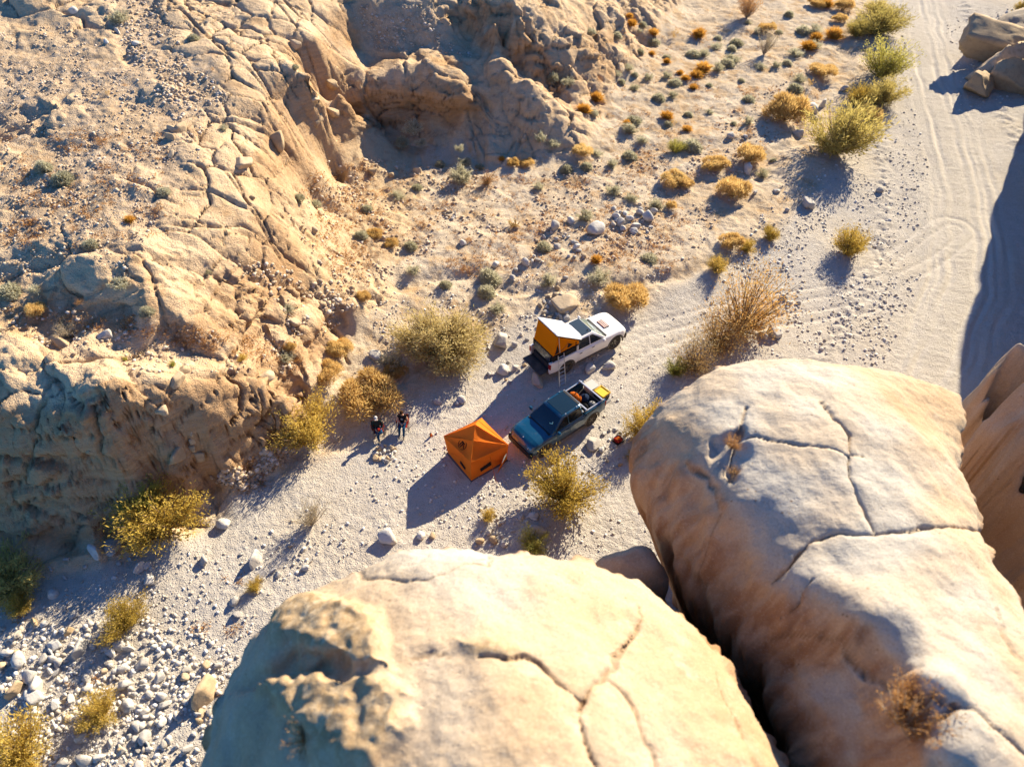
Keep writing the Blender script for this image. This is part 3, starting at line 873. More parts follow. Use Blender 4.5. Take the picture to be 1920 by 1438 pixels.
def wedge_rock():
    """lower rock standing between the two great boulders"""
    V, F = (lambda b: (np.array([v.co[:] for v in b.vertices]), np.array([p.vertices[:] for p in b.polygons])))(_ico_mesh(4))
    c = at_z(1188, 1078, 8.6)
    V = np.sign(V) * np.abs(V) ** .7
    V = V * np.array([1.55, 1.15, 5.2])
    V = V + (V / (np.linalg.norm(V, axis=1)[:, None])) * (0.45 * fbm3(V * .5 + 4, 4, 33))[:, None]
    V = V @ np.array(Matrix.Rotation(.35, 3, 'Z')).T + np.array([c[0], c[1] + .3, 4.2])
    me = mesh_np("wedge_rock", V, F)
    point_attr(me, "wall", sstep(8.2, 6.5, V[:, 2]))
    tag(obj("wedge_rock", me, MAT["boulder_rock"]), "lower tan rock wedged between the two huge foreground boulders", "rock")


def _ico_mesh(n):
    import bmesh
    bm = bmesh.new(); bmesh.ops.create_icosphere(bm, subdivisions=n, radius=1)
    me = bpy.data.meshes.new("ball"); bm.to_mesh(me); bm.free()
    return me


wedge_rock()
# ------------------------------------------------------------------ plants
def leaf_material(name, cols, transl=0.35, vary=0.38):
    t = NT(name)
    v = t.attr("v")
    oi = t.new("ShaderNodeObjectInfo").outputs["Random"]
    f = t.math('ADD', t.math('MULTIPLY', v, 1 - vary), t.math('MULTIPLY', oi, vary))
    c = t.ramp(f, [(i / (len(cols) - 1) * 0.9 + 0.05, c) for i, c in enumerate(cols)])
    d = t.new("ShaderNodeBsdfDiffuse"); t.put(d.inputs[0], c)
    tr = t.new("ShaderNodeBsdfTranslucent"); t.put(tr.inputs[0], c)
    mx = t.new("ShaderNodeMixShader"); mx.inputs[0].default_value = transl
    t.t.links.new(d.outputs[0], mx.inputs[1]); t.t.links.new(tr.outputs[0], mx.inputs[2])
    t.t.links.new(mx.outputs[0], t.out.inputs[0])


leaf_material("leaf_grey", [(0.30, 0.28, 0.17), (0.44, 0.41, 0.27), (0.54, 0.51, 0.36), (0.62, 0.58, 0.42)], 0.45)
leaf_material("leaf_gold", [(0.44, 0.21, 0.03), (0.62, 0.33, 0.06), (0.70, 0.43, 0.11)], 0.5)
leaf_material("leaf_tan", [(0.415, 0.256, 0.085), (0.610, 0.415, 0.146), (0.732, 0.525, 0.220), (0.740, 0.634, 0.305)], 0.5)
leaf_material("leaf_olive", [(0.244, 0.207, 0.055), (0.415, 0.342, 0.098), (0.561, 0.451, 0.146), (0.683, 0.561, 0.220)], 0.5)
leaf_material("leaf_yellow", [(0.22, 0.16, 0.035), (0.44, 0.31, 0.06), (0.63, 0.45, 0.10), (0.74, 0.58, 0.20)], 0.45)
leaf_material("leaf_khaki", [(0.24, 0.18, 0.06), (0.42, 0.32, 0.12), (0.54, 0.43, 0.18), (0.62, 0.51, 0.26)], 0.45)
leaf_material("leaf_mixed", [(0.26, 0.15, 0.045), (0.54, 0.28, 0.075), (0.60, 0.35, 0.11), (0.52, 0.38, 0.16), (0.42, 0.45, 0.35)], 0.45)
leaf_material("leaf_green", [(0.159, 0.171, 0.037), (0.293, 0.293, 0.061), (0.464, 0.415, 0.098), (0.610, 0.512, 0.159)], 0.5)
leaf_material("leaf_smoke", [(0.244, 0.232, 0.146), (0.415, 0.354, 0.232), (0.537, 0.403, 0.244)], 0.4)
leaf_material("leaf_rust", [(0.342, 0.159, 0.049), (0.537, 0.293, 0.110), (0.610, 0.415, 0.220)], 0.4)
for _n, _c in [("twig", (0.20, 0.14, 0.085)), ("twig_pale", (0.42, 0.34, 0.25)), ("cholla_skin", (0.44, 0.31, 0.12))]:
    _t = NT(_n); _t.base(_t.mix(_t.noise(_t.objco(), 6, 4), tuple(x * .7 for x in _c), tuple(min(1, x * 1.25) for x in _c)))


def unit(v):
    return v / (np.linalg.norm(v, axis=1)[:, None] + 1e-9)


def blades_mesh(name, P, D, L, W, val, bend=0.0, R=None):
    """many slim leaves: root points P, directions D, lengths L, widths W"""
    R = R or np.random.RandomState(1)
    n = len(P)
    D = unit(D)
    S = unit(np.cross(D, R.randn(n, 3)))
    L = np.broadcast_to(L, (n,))[:, None]; W = np.broadcast_to(W, (n,))[:, None]
    mid = P + D * L * 0.45 + S * 0
    tip = P + D * L + np.array([0, 0, -1.0]) * bend * L
    V = np.stack([P, mid + S * W * .5, tip, mid - S * W * .5], 1).reshape(-1, 3)
    F = np.arange(4 * n).reshape(n, 4)
    me = mesh_np(name, V, F, smooth=False)
    point_attr(me, "v", np.repeat(val, 4))
    return me


def tubes_mesh(name, segs, sides=4):
    """segs: list of (p0, p1, r0, r1)"""
    V = []; F = []
    for p0, p1, r0, r1 in segs:
        p0 = np.asarray(p0, float); p1 = np.asarray(p1, float); d = p1 - p0; d = d / (np.linalg.norm(d) + 1e-9)
        a = np.cross(d, [0.3, 0.5, 0.8]); a /= np.linalg.norm(a) + 1e-9; b = np.cross(d, a)
        o = len(V)
        for p, r in ((p0, r0), (p1, r1)):
            for k in range(sides):
                t = 2 * math.pi * k / sides
                V.append(p + r * (math.cos(t) * a + math.sin(t) * b))
        for k in range(sides):
            F.append((o + k, o + (k + 1) % sides, o + sides + (k + 1) % sides, o + sides + k))
    return mesh_np(name, np.array(V), np.array(F))


def dome_points(n, R, rx=.5, rz=.5, shell=(0.7, 1.0)):
    d = unit(R.randn(n, 3)); d[:, 2] = np.abs(d[:, 2]) * 1.0 - 0.12
    r = (R.uniform(shell[0] ** 3, shell[1] ** 3, n)) ** (1 / 3)
    P = d * r[:, None] * np.array([rx, rx, rz])
    return P, d


def lumpy(P, R, amp=.16, k=5):
    """uneven outline: push radial lobes in and out"""
    c = unit(R.randn(k, 3)); c[:, 2] = np.abs(c[:, 2])
    u = unit(P.copy())
    g = np.exp(((u @ c.T) - 1) * 7).max(1)
    return P * (1 - amp + 2 * amp * g)[:, None]


def proto_cushion(seed):
    R = np.random.RandomState(seed); n = 1500
    P, d = dome_points(n, R, .42, .40, (.55, .95)); P = lumpy(P, R, .13, 7)
    P[:, 2] = np.maximum(P[:, 2], 0.0)
    return dict(h=.46, foliage=blades_mesh("foliage", P, d + .55 * R.randn(n, 3), R.uniform(.10, .2, n), R.uniform(.025, .05, n), R.rand(n), 0, R), mat="leaf_grey")


def proto_tuft(seed):
    R = np.random.RandomState(seed); n = 620
    a = R.rand(n) * 2 * np.pi; t = np.abs(R.randn(n)) * .5
    D = np.stack([np.cos(a) * np.sin(t), np.sin(a) * np.sin(t), np.cos(t)], 1)
    P = np.stack([np.cos(a), np.sin(a), 0 * a], 1) * (R.rand(n) * .16)[:, None]
    return dict(h=.62, foliage=blades_mesh("foliage", P, D, R.uniform(.35, .68, n), R.uniform(.022, .045, n), R.rand(n), .22, R), mat="leaf_gold")


def proto_lobes(seed, mat="leaf_tan", nl=9, per=620, up=.6, h=.62):
    R = np.random.RandomState(seed); Ps = []; Ds = []; Vs = []
    segs = []
    for k in range(nl):
        a = 2 * math.pi * k / (nl - 1) + R.rand() * .7; rr = 0 if k == 0 else R.uniform(.2, .34)
        c = np.array([math.cos(a) * rr, math.sin(a) * rr, R.uniform(.10, .24) * h / .62])
        s = R.uniform(.15, .24)
        P, d = dome_points(per, R, s, s * 1.15, (.35, 1.0))
        Ps.append(P + c); Ds.append(d + np.array([0, 0, up]) + .5 * R.randn(per, 3)); Vs.append(np.clip(R.rand(per) * .7 + R.rand() * .3, 0, 1))
        segs.append((np.zeros(3), c + np.array([0, 0, s * .3]), .012, .006))
    P = np.concatenate(Ps); P[:, 2] = np.maximum(P[:, 2], 0); n = len(P)
    return dict(h=h, foliage=blades_mesh("foliage", P, np.concatenate(Ds), R.uniform(.06, .13, n), R.uniform(.010, .022, n), np.concatenate(Vs), 0, R),
                stems=tubes_mesh("stems", segs), mat=mat, twig="twig")


def proto_spray(seed, mat="leaf_olive", stems=70, per=85, h=.85, spread=.9, leaf=(.05, .11), lw=(.008, .016), start=.35, droop=0.0, twig="twig", clump=0.0):
    """stems fanning out of one base, fine sprays along their outer part"""
    R = np.random.RandomState(seed); Ps = []; Ds = []; Vs = []; segs = []
    weak = R.rand(3) * 2 * math.pi
    for k in range(stems):
        a = R.rand() * 2 * math.pi; t = spread * (R.rand() ** .6)
        poor = np.abs((a - weak + math.pi) % (2 * math.pi) - math.pi).min() < .28
        d = np.array([math.cos(a) * math.sin(t), math.sin(a) * math.sin(t), math.cos(t)])
        L = h * (1 - .35 * R.rand()) / max(.55, math.cos(t) * .6 + .4)
        L = min(L, .5 / max(.01, math.sin(t)) * (0.75 + .45 * R.rand())) * (.8 if poor else 1)
        side = R.randn(3) * .10
        mid = d * L * .5 + side * L * .5; tip = d * L + side * L * .3 - np.array([0, 0, droop * L])
        segs += [(np.zeros(3), mid, .010, .007), (mid, tip, .007, .002)]
        m = int(per * (.5 + 1.0 * R.rand()) * (.3 if poor else 1) * (.12 if R.rand() < .08 else 1)) + 2
        s = R.uniform(start, 1.0, m)
        knots = R.uniform(start, 1.0, 5); near = R.rand(m) < .6
        s = np.where(near, np.clip(knots[R.randint(0, 5, m)] + .05 * R.randn(m), start, 1), s)
        p = np.where(s[:, None] < .5, mid * (s[:, None] * 2), mid + (tip - mid) * (s[:, None] * 2 - 1))
        p = p + R.randn(m, 3) * (.022 + .03 * s[:, None]) * (1 + clump)
        Ps.append(p); Ds.append(d * 1.0 + R.randn(m, 3) * .6); Vs.append(np.clip(.3 * R.rand() + (.35 * R.rand(m) + .4 * s if mat == 'leaf_mixed' else .5 * R.rand(m) + .2 * s), 0, 1))
    P = np.concatenate(Ps); n = len(P); P[:, 2] = np.maximum(P[:, 2], 0)
    return dict(h=h, foliage=blades_mesh("foliage", P, np.concatenate(Ds), R.uniform(*leaf, n), R.uniform(*lw, n), np.concatenate(Vs), 0, R),
                stems=tubes_mesh("stems", segs, 3), mat=mat, twig=twig)


def proto_cholla(seed):
    R = np.random.RandomState(seed); segs = []; P = []; D = []
    def grow(p, d, depth, r):
        L = R.uniform(.14, .24); q = p + d * L
        segs.append((p, q, r, r * .9))
        for _ in range(26):
            s = R.rand(); n = unit(R.randn(1, 3))[0]; n -= d * (n @ d)
            n /= np.linalg.norm(n) + 1e-9
            P.append(p + d * L * s + n * r); D.append(n + .3 * R.randn(3))
        if depth > 0:
            for _ in range(R.randint(2, 4)):
                nd = d + R.randn(3) * .65; nd[2] = abs(nd[2]) * .6 + .15; nd /= np.linalg.norm(nd)
                grow(q, nd, depth - 1, r * .85)
    for k in range(4):
        a = k * 1.6 + R.rand(); grow(np.array([.03 * math.cos(a), .03 * math.sin(a), 0.0]), unit(np.array([[math.cos(a) * .6, math.sin(a) * .6, .8]]))[0], 2, .028)
    n = len(P)
    return dict(h=.7, foliage=blades_mesh("spines", np.array(P), np.array(D), R.uniform(.03, .06, n), .012, R.rand(n), 0, R), stems=tubes_mesh("stems", segs, 6), mat="leaf_tan", twig="cholla_skin", fname="spines")


PROTO = {
    'G': [proto_cushion(1), proto_cushion(2), proto_spray(3, "leaf_grey", 46, 42, .55, 1.25, (.07, .14), (.02, .04), .2), proto_spray(4, "leaf_grey", 60, 34, .5, 1.35, (.07, .14), (.02, .04), .2)],
    'O': [proto_tuft(s) for s in (11, 12, 13)],
    'T': [proto_lobes(s) for s in (21, 22, 23)],
    'L': [proto_spray(31, "leaf_olive", 90, 95, .8, 1.05), proto_spray(32, "leaf_olive", 90, 95, .8, 1.05)],
    'B': [proto_spray(35, "leaf_khaki", 170, 130, .72, 1.3, (.035, .07), (.008, .015), .35)],
    'Y': [proto_spray(41, "leaf_yellow", 85, 125, .8, .95, (.03, .062), (.010, .019), .3), proto_spray(42, "leaf_yellow", 85, 125, .75, 1.0, (.03, .062), (.010, .019), .3)],
    'E': [proto_spray(45, "leaf_green", 80, 120, .85, .95, (.03, .07), (.009, .018), .25), proto_spray(46, "leaf_green", 80, 120, .8, 1.0, (.03, .07), (.009, .018), .25)],
    'S': [proto_spray(51, "leaf_smoke", 46, 46, 1.05, .62, (.05, .12), (.006, .010), .3, 0, "twig_pale"), proto_spray(52, "leaf_smoke", 46, 46, 1.0, .7, (.05, .12), (.006, .010), .3, 0, "twig_pale")],
    'M': [proto_spray(57, "leaf_mixed", 64, 100, 1.0, 1.05, (.03, .065), (.008, .015), .25, 0, "twig", 1.6)],
    'R': [proto_spray(55, "leaf_rust", 60, 60, 1.0, .75, (.05, .10), (.010, .018), .3, 0, "twig_pale")],
    'C': [proto_cholla(61), proto_cholla(62)],
    'D': [proto_spray(71, "leaf_rust", 40, 22, .55, 1.25, (.04, .09), (.010, .018), .2, 0, "twig"), proto_spray(72, "leaf_rust", 40, 22, .6, 1.2, (.04, .09), (.010, .018), .2, 0, "twig")],
}
for _ps in PROTO.values():
    for _p in _ps:
        _p["foliage"].materials.append(MAT[_p["mat"]])
        if "stems" in _p: _p["stems"].materials.append(MAT[_p["twig"]])

KIND = {  # name, category, look, group
    'G': ("cushion_shrub", "shrub", "rounded grey-green cushion shrub", "grey-green cushion shrubs on the terrace"),
    'O': ("grass_tuft", "grass tuft", "golden orange grass tuft", "golden grass tufts"),
    'T': ("rabbitbrush", "bush", "tan gold lumpy bush", "tan gold bushes"),
    'L': ("creosote_bush", "bush", "olive feathery bush", "olive feathery bushes"),
    'B': ("creosote_bush", "bush", "large khaki feathery bush", "khaki feathery bushes"),
    'Y': ("desert_bush", "bush", "bright yellow leafy bush", "yellow leafy bushes"),
    'E': ("desert_bush", "bush", "dark green and gold leafy bush", "green and gold leafy bushes"),
    'S': ("smoke_bush", "bush", "thin airy smoke-grey bush", "airy smoke-grey bushes"),
    'R': ("dry_bush", "bush", "airy orange dried bush", "dried orange bushes"),
    'M': ("ragged_bush", "bush", "ragged olive and orange bush", "ragged bushes"),
    'C': ("cholla_cactus", "cactus", "spiny golden cholla cactus", "cholla cacti"),
    'D': ("dry_shrub", "shrub", "leafless brown dry shrub", "dry brown shrubs"),
}
LANDMARK = [("white pickup", 1080, 650), ("blue pickup", 1050, 785), ("orange dome tent", 893, 845), ("seated campers", 730, 805), ("airy tree-like bush", 1375, 590), ("largest roadside bush", 1565, 262),
            ("big grey cushion", 863, 332), ("tallest cholla", 962, 417), ("pale oval boulder", 1117, 428), ("shaded alcove", 780, 220), ("rock fin", 1000, 180), ("old fire ring", 845, 403), ("lone yellow bush", 1590, 460),
            ("dark slab pile", 1880, 120), ("khaki bush", 830, 620), ("crusted boulder", 700, 1120), ("cracked grey boulder", 1500, 760), ("tan square block", 385, 1292), ("lower left cobbles", 190, 1240),
            ("roadside green bushes", 1650, 150), ("jointed slabs", 480, 130), ("scree slope", 200, 330), ("ledgy cliff", 300, 760), ("rock shelf", 330, 640), ("perched round boulder", 520, 255), ("golden tuft row", 1530, 80),
            ("upper terrace", 1340, 90), ("shrubby gully", 1210, 140), ("orange bush pair", 1380, 310), ("stony bank", 1000, 500), ("gold bush clump", 690, 715), ("yellow bush by the tent", 1060, 910), ("feathery bush under the cliff", 310, 950)]
ORD = ["nearest", "second nearest", "third nearest", "fourth nearest", "fifth nearest", "sixth nearest", "seventh nearest", "eighth nearest", "ninth nearest", "tenth nearest", "eleventh nearest", "twelfth nearest"]
_pending = []


def where_later(o, look, px, py, tail=""):
    """remember a repeated thing: its label is its look and its place by the nearest landmark"""
    _pending.append((o, look, px, py, tail))


def settle_labels():
    buckets = {}
    for o, look, px, py, tail in _pending:
        n, lx, ly = min(LANDMARK, key=lambda l: (l[1] - px) ** 2 + (l[2] - py) ** 2 if 5 < math.hypot(l[1] - px, l[2] - py) else 1e9)
        dx, dy = px - lx, py - ly
        side = ("right of" if dx > 0 else "left of") if abs(dx) > abs(dy) else ("below" if dy > 0 else "above")
        buckets.setdefault((look, n, side, tail), []).append((math.hypot(dx, dy), o))
    for (look, n, side, tail), lst in buckets.items():
        lst.sort(key=lambda q: q[0])
        for k, (_, o) in enumerate(lst):
            o["label"] = (f"{look} {side} the {n}" if len(lst) == 1 else f"{ORD[min(k, 11)]} {look} {side} the {n}") + tail


def plant(kind, px, py, w, label=None, z=None, on=None, hs=1.0, mat=None):
    """a plant whose middle is seen at (px, py) and which is w photograph pixels wide"""
    p = PROTO[kind][RNG.randrange(len(PROTO[kind]))]
    name, cat, look, grp = KIND[kind]
    at = (on or spot)
    base = at(px, py + 0.10 * w)
    s = w / px_per_m(base) * (1.12 if kind in 'LBEMSR' else 1.05 if kind == 'Y' else 1.0)
    drop = 0.32 * p["h"] * hs * w
    base = at(px, py + drop)
    sx = s * RNG.uniform(.88, 1.12); sy = s * RNG.uniform(.82, 1.1); sz = s * hs * RNG.uniform(.78, 1.2)
    loc = (base[0], base[1], base[2] - 0.03 * s); rz = RNG.uniform(0, 6.28)
    if w < 30 or "stems" not in p:
        o = obj(name, p["foliage"]); root = o
    else:
        root = empty(name); o = obj(p.get("fname", "foliage"), p["foliage"], None, root); obj("stems", p["stems"], None, root)
    root.location = loc; root.rotation_euler = (0, 0, rz); root.scale = (sx, sy, sz)
    tag(root, label, cat, grp)
    if label is None:
        size = "small " if w < 20 else "large " if w > 56 and kind != 'B' else ""
        where_later(root, size + look, px, py)
    return root


PLANTS = {
    'G': """225 35 32;363 72 24;82 312 36;118 333 42;306 357 26;170 455 28;590 382 24;420 240 16;553 125 16;1205 45 18;1107 58 20;1157 66 20;1225 77 24;1198 58 12;1200 97 16;1250 107 14;1178 127 20;1155 140 20
    1190 140 16;1215 145 22;1165 153 16;1190 165 18;1250 142 20;1265 155 26;1037 145 24;1062 155 22;1110 210 22;1235 182 26;1262 178 22;1252 232 18;1188 225 28;1180 243 28;1203 262 24;1180 292 28;1012 260 24;1037 270 22
    1118 287 24;825 307 18;873 302 22;900 312 20;1063 317 24;1098 311 24;1148 309 22;863 332 46;782 350 20;746 365 26;1009 350 22;1150 358 26;1184 372 22;1097 407 30;1020 462 32;1217 482 30;1230 382 28
    688 390 20;677 440 28;770 460 24;775 240 36;790 268 20;862 278 22;755 265 26;1402 42 16;1478 27 18;1505 57 28;1527 58 26;1525 87 22;1345 72 16;1380 80 24;1342 88 18;1372 90 18;1300 100 28;1372 110 26;1363 118 30
    1320 100 22;1490 100 26;1455 122 20;1475 118 20;1425 125 22;1345 130 22;1498 148 22;1490 166 28;1403 185 24;1402 228 22;1375 232 14;1295 272 38;17 541 46;65 542 24;227 532 38;275 582 28;540 577 28;389 510 16
    537 668 32;775 505 28;835 533 26;918 517 44;911 545 32;932 578 28;1028 527 36;1122 520 42;735 680 40;1428 328 24;560 370 22;1330 210 14;1290 215 16;1450 300 14;1390 150 14;1420 60 16;1460 60 14;1330 160 14""",
    'O': """1185 43 24;1225 60 24;1250 115 16;1275 135 18;1118 183 30;1095 205 30;1250 215 30;1175 232 20;940 297 18;1310 62 34;1530 70 28;1562 65 34;1515 85 34;1317 128 36;1305 138 28;1285 145 20;1300 162 24;1118 485 30;245 410 24
    1288 240 22;1222 100 14;1180 30 16;1550 8 26;640 640 20""",
    'T': """1090 283 40;963 305 28;988 305 28;1265 335 54;1258 385 22;702 437 32;735 455 26;1437 53 34;1573 35 26;1580 10 40;1530 5 40;1540 130 52;1470 208 88;1340 305 56;1405 290 60;1372 355 66;1285 340 32
    1370 452 46;70 580 36;628 650 46;640 652 54;615 695 66;700 730 116;740 690 44;1170 552 92;1630 212 50;683 555 28;545 650 24""",
    'L': "1645 44 70;1605 60 36;1565 262 100;1645 20 40;30 1070 110;1650 178 62",
    'B': "826 625 138",
    'Y': "1605 185 54;1400 462 34;1442 438 40;1590 460 70;1893 45 38;1912 15 30;310 955 150;456 671 20;1060 912 122;915 963 32;1345 497 44;1205 795 78;1188 850 34;40 1122 58;240 1152 92;195 1325 78;45 1392 132;480 1095 30;582 795 104",
    'E': "1650 122 84;1268 277 32;1000 1012 58;1910 85 34;325 683 14;236 673 10;270 930 70;1265 690 40",
    'S': "1432 90 40;585 962 66;130 620 40",
    'R': "1400 20 44",
    'M': "1388 582 120;1345 625 90;1296 668 74",
    'C': "1265 65 26;1262 230 24;1518 155 24;962 417 34;203 175 18;1030 495 20",
    'D': "1122 150 24;235 160 12;187 265 28;140 430 22;915 335 42;912 340 30;1385 206 16;1385 163 14;150 565 24;400 130 12;880 450 20;1180 430 24",
}
NAMED = {
    ('B', 826): "large khaki feathery bush to the left of the white pickup",
    ('L', 1565): "largest olive bush, standing on the left verge of the dirt road",
    ('M', 1388): "tall ragged orange and olive bush, on the wash behind the cracked grey boulder",
    ('G', 863): "biggest silver-grey cushion shrub, alone on pale sand below the alcove",
    ('C', 962): "tallest golden cholla, casting a long shadow on the sandy terrace",
    ('Y', 1060): "bright yellow and green bush beside the front of the blue pickup",
    ('Y', 1590): "lone bright yellow round bush on open sand near the dirt road",
    ('Y', 310): "big yellow feathery bush at the foot of the shaded cliff",
    ('Y', 45): "big yellow bush among cobbles in the bottom left corner",
    ('S', 585): "wispy grey bush standing alone on the wash, left of the crusted boulder",
    ('T', 700): "widest tan gold bush, just above the seated campers",
}
NEAR_FRAME_SKIP = set()


def plant_all():
    for kind, txt in PLANTS.items():
        for tok in txt.replace("\n", ";").split(";"):
            if tok.strip():
                a, b, w = map(float, tok.split())
                plant(kind, a, b, w * (1.12 if kind in "GO" else 1.0), NAMED.get((kind, int(a))))
    for a, b, w, k, on, lab in [(1685, 1325, 110, 'R', on_b, "orange dried bush rooted in a crack of the cracked grey boulder"), (572, 1372, 84, 'D', on_a, "brown dried tuft in the hollow of the crusted boulder"),
                                (1372, 832, 30, 'R', on_b, "small orange dried sprig in the upper hollow of the cracked grey boulder"), (1375, 880, 36, 'D', on_b, "rusty twiggy sprig below the upper hollow of the cracked grey boulder")]:
        plant(k, a, b, w, lab, on=on)


def litter():
    """dry grass and plant litter on the terrace: nobody could count it"""
    R = np.random.RandomState(9); P = []
    zones = [("660 320;900 320;1090 320;1250 260;1290 420;1180 470;1000 440;800 470;700 540;640 500", 884), ("1150 60;1560 40;1560 160;1400 330;1180 330;1120 220", 714), ("570 330;700 300;720 430;640 560;600 480", 714),
             ("900 420;1290 400;1290 500;1000 520;800 520", 612), ("0 580;400 660;560 690;560 640;250 600", 442), ("0 250;300 250;300 450;0 500", 442), ("430 880;520 830;520 900;450 930", 150), ("20 1150;500 1080;450 1300;100 1300", 60)]
    for poly, n in zones:
        pg = [tuple(map(float, t.split())) for t in poly.split(";")]
        xs = [p[0] for p in pg]; ys = [p[1] for p in pg]; k = 0
        while k < n:
            cx, cy = R.uniform(min(xs), max(xs)), R.uniform(min(ys), max(ys))
            if not in_poly(np.array([cx]), np.array([cy]), pg)[0]: continue
            for _ in range(R.randint(2, 9)):
                P.append(spot(cx + R.randn() * 9, cy + R.randn() * 6)); k += 1
    B = []; D = []
    for p in P:
        for _ in range(9):
            B.append(p + R.randn(3) * np.array([.10, .10, 0])); d = R.randn(3); d[2] = abs(d[2]) + .2; D.append(d)
    B = np.array(B); n = len(B)
    me = blades_mesh("dry_grass", B, np.array(D), R.uniform(.09, .24, n), R.uniform(.02, .05, n), R.rand(n), .2, R)
    me.materials.append(MAT["leaf_rust"])
    tag(obj("dry_grass", me), kind="stuff")
# ------------------------------------------------------------------ stones
def stone_material(name, cols, sc=3.0):
    t = NT(name); co = t.objco()
    oi = t.new("ShaderNodeObjectInfo").outputs["Random"]
    c = t.ramp(oi, [(i / max(1, len(cols) - 1), c) for i, c in enumerate(cols)])
    c = t.mix(t.math('MULTIPLY', t.map(t.noise(co, sc, 5, .65), .45, .7), .55), c, tuple(x * .62 for x in cols[0]))
    c = t.mix(t.math('MULTIPLY', t.map(t.noise(co, sc * 4, 4, .65), .5, .75), .35), c, tuple(min(.8, x * 1.25) for x in cols[-1]))
    t.base(c)
    t.normal(t.bump(t.noise(co, sc * 3, 5, .65), .5, .06))
    t.set(Roughness=.85, Specular_IOR_Level=.1)


stone_material("stone_pale", [(0.38, 0.355, 0.32), (0.47, 0.44, 0.395), (0.54, 0.515, 0.47), (0.42, 0.37, 0.30)])
stone_material("stone_tan", [(0.40, 0.29, 0.17), (0.46, 0.34, 0.21), (0.50, 0.39, 0.26)])
stone_material("stone_dark", [(0.22, 0.19, 0.16), (0.33, 0.26, 0.18), (0.40, 0.33, 0.24)])

_ico = {}


def ico(sub):
    if sub not in _ico:
        import bmesh
        bm = bmesh.new(); bmesh.ops.create_icosphere(bm, subdivisions=sub, radius=1)
        _ico[sub] = (np.array([v.co[:] for v in bm.verts]), np.array([[v.index for v in f.verts] for f in bm.faces])); bm.free()
    return _ico[sub]


def stone_mesh(seed, sub=3, angular=0.5, flat=.72):
    V, F = ico(sub); R = np.random.RandomState(seed)
    V = V.copy()
    # planes chop the ball into facets, noise roughens it
    if angular > .9:                            # a broken block: few flat faces
        V /= np.abs(V).max(1)[:, None] ** .9
    for _ in range(6 if angular > .9 else int(5 + 9 * angular)):
        n = unit(R.randn(1, 3))[0]; d = R.uniform(.55, .85) if angular > .9 else R.uniform(.62, .92)
        s = V @ n; V -= np.clip(s - d, 0, None)[:, None] * n * (0.55 + .45 * angular)
    V *= (1 + (.045 if angular > .9 else .10) * fbm3(V * 1.3 + seed * 3.1, 3, seed % 50))[:, None]
    V *= np.array([.5, .5 * R.uniform(.62, .95), .5 * flat * R.uniform(.8, 1.1)])
    return mesh_np("stone", V, F, smooth=angular < .7)


STONES = [stone_mesh(100 + i, 3, .45 + .4 * (i % 3) / 2, .78) for i in range(9)]
BLOCKS = [stone_mesh(200 + i, 3, 1.0, .85) for i in range(5)]


def stone_at(p, s, mat, name="stone", block=False, rz=None, tilt=.25, sink=.18, squash=1.0):
    block = block or RNG.random() < .3
    me = (BLOCKS if block else STONES)[RNG.randrange(5 if block else 9)]
    o = bpy.data.objects.new(name, me); COL.objects.link(o)
    if len(me.materials) == 0: me.materials.append(MAT[mat])
    o.material_slots[0].link = 'OBJECT'; o.material_slots[0].material = MAT[mat]
    o.scale = (s, s * RNG.uniform(.85, 1.1), s * squash)
    o.rotation_euler = (RNG.uniform(-tilt, tilt), RNG.uniform(-tilt, tilt), RNG.uniform(0, 6.28) if rz is None else rz)
    o.location = (p[0], p[1], p[2] + s * .36 * squash - sink * s)
    return o


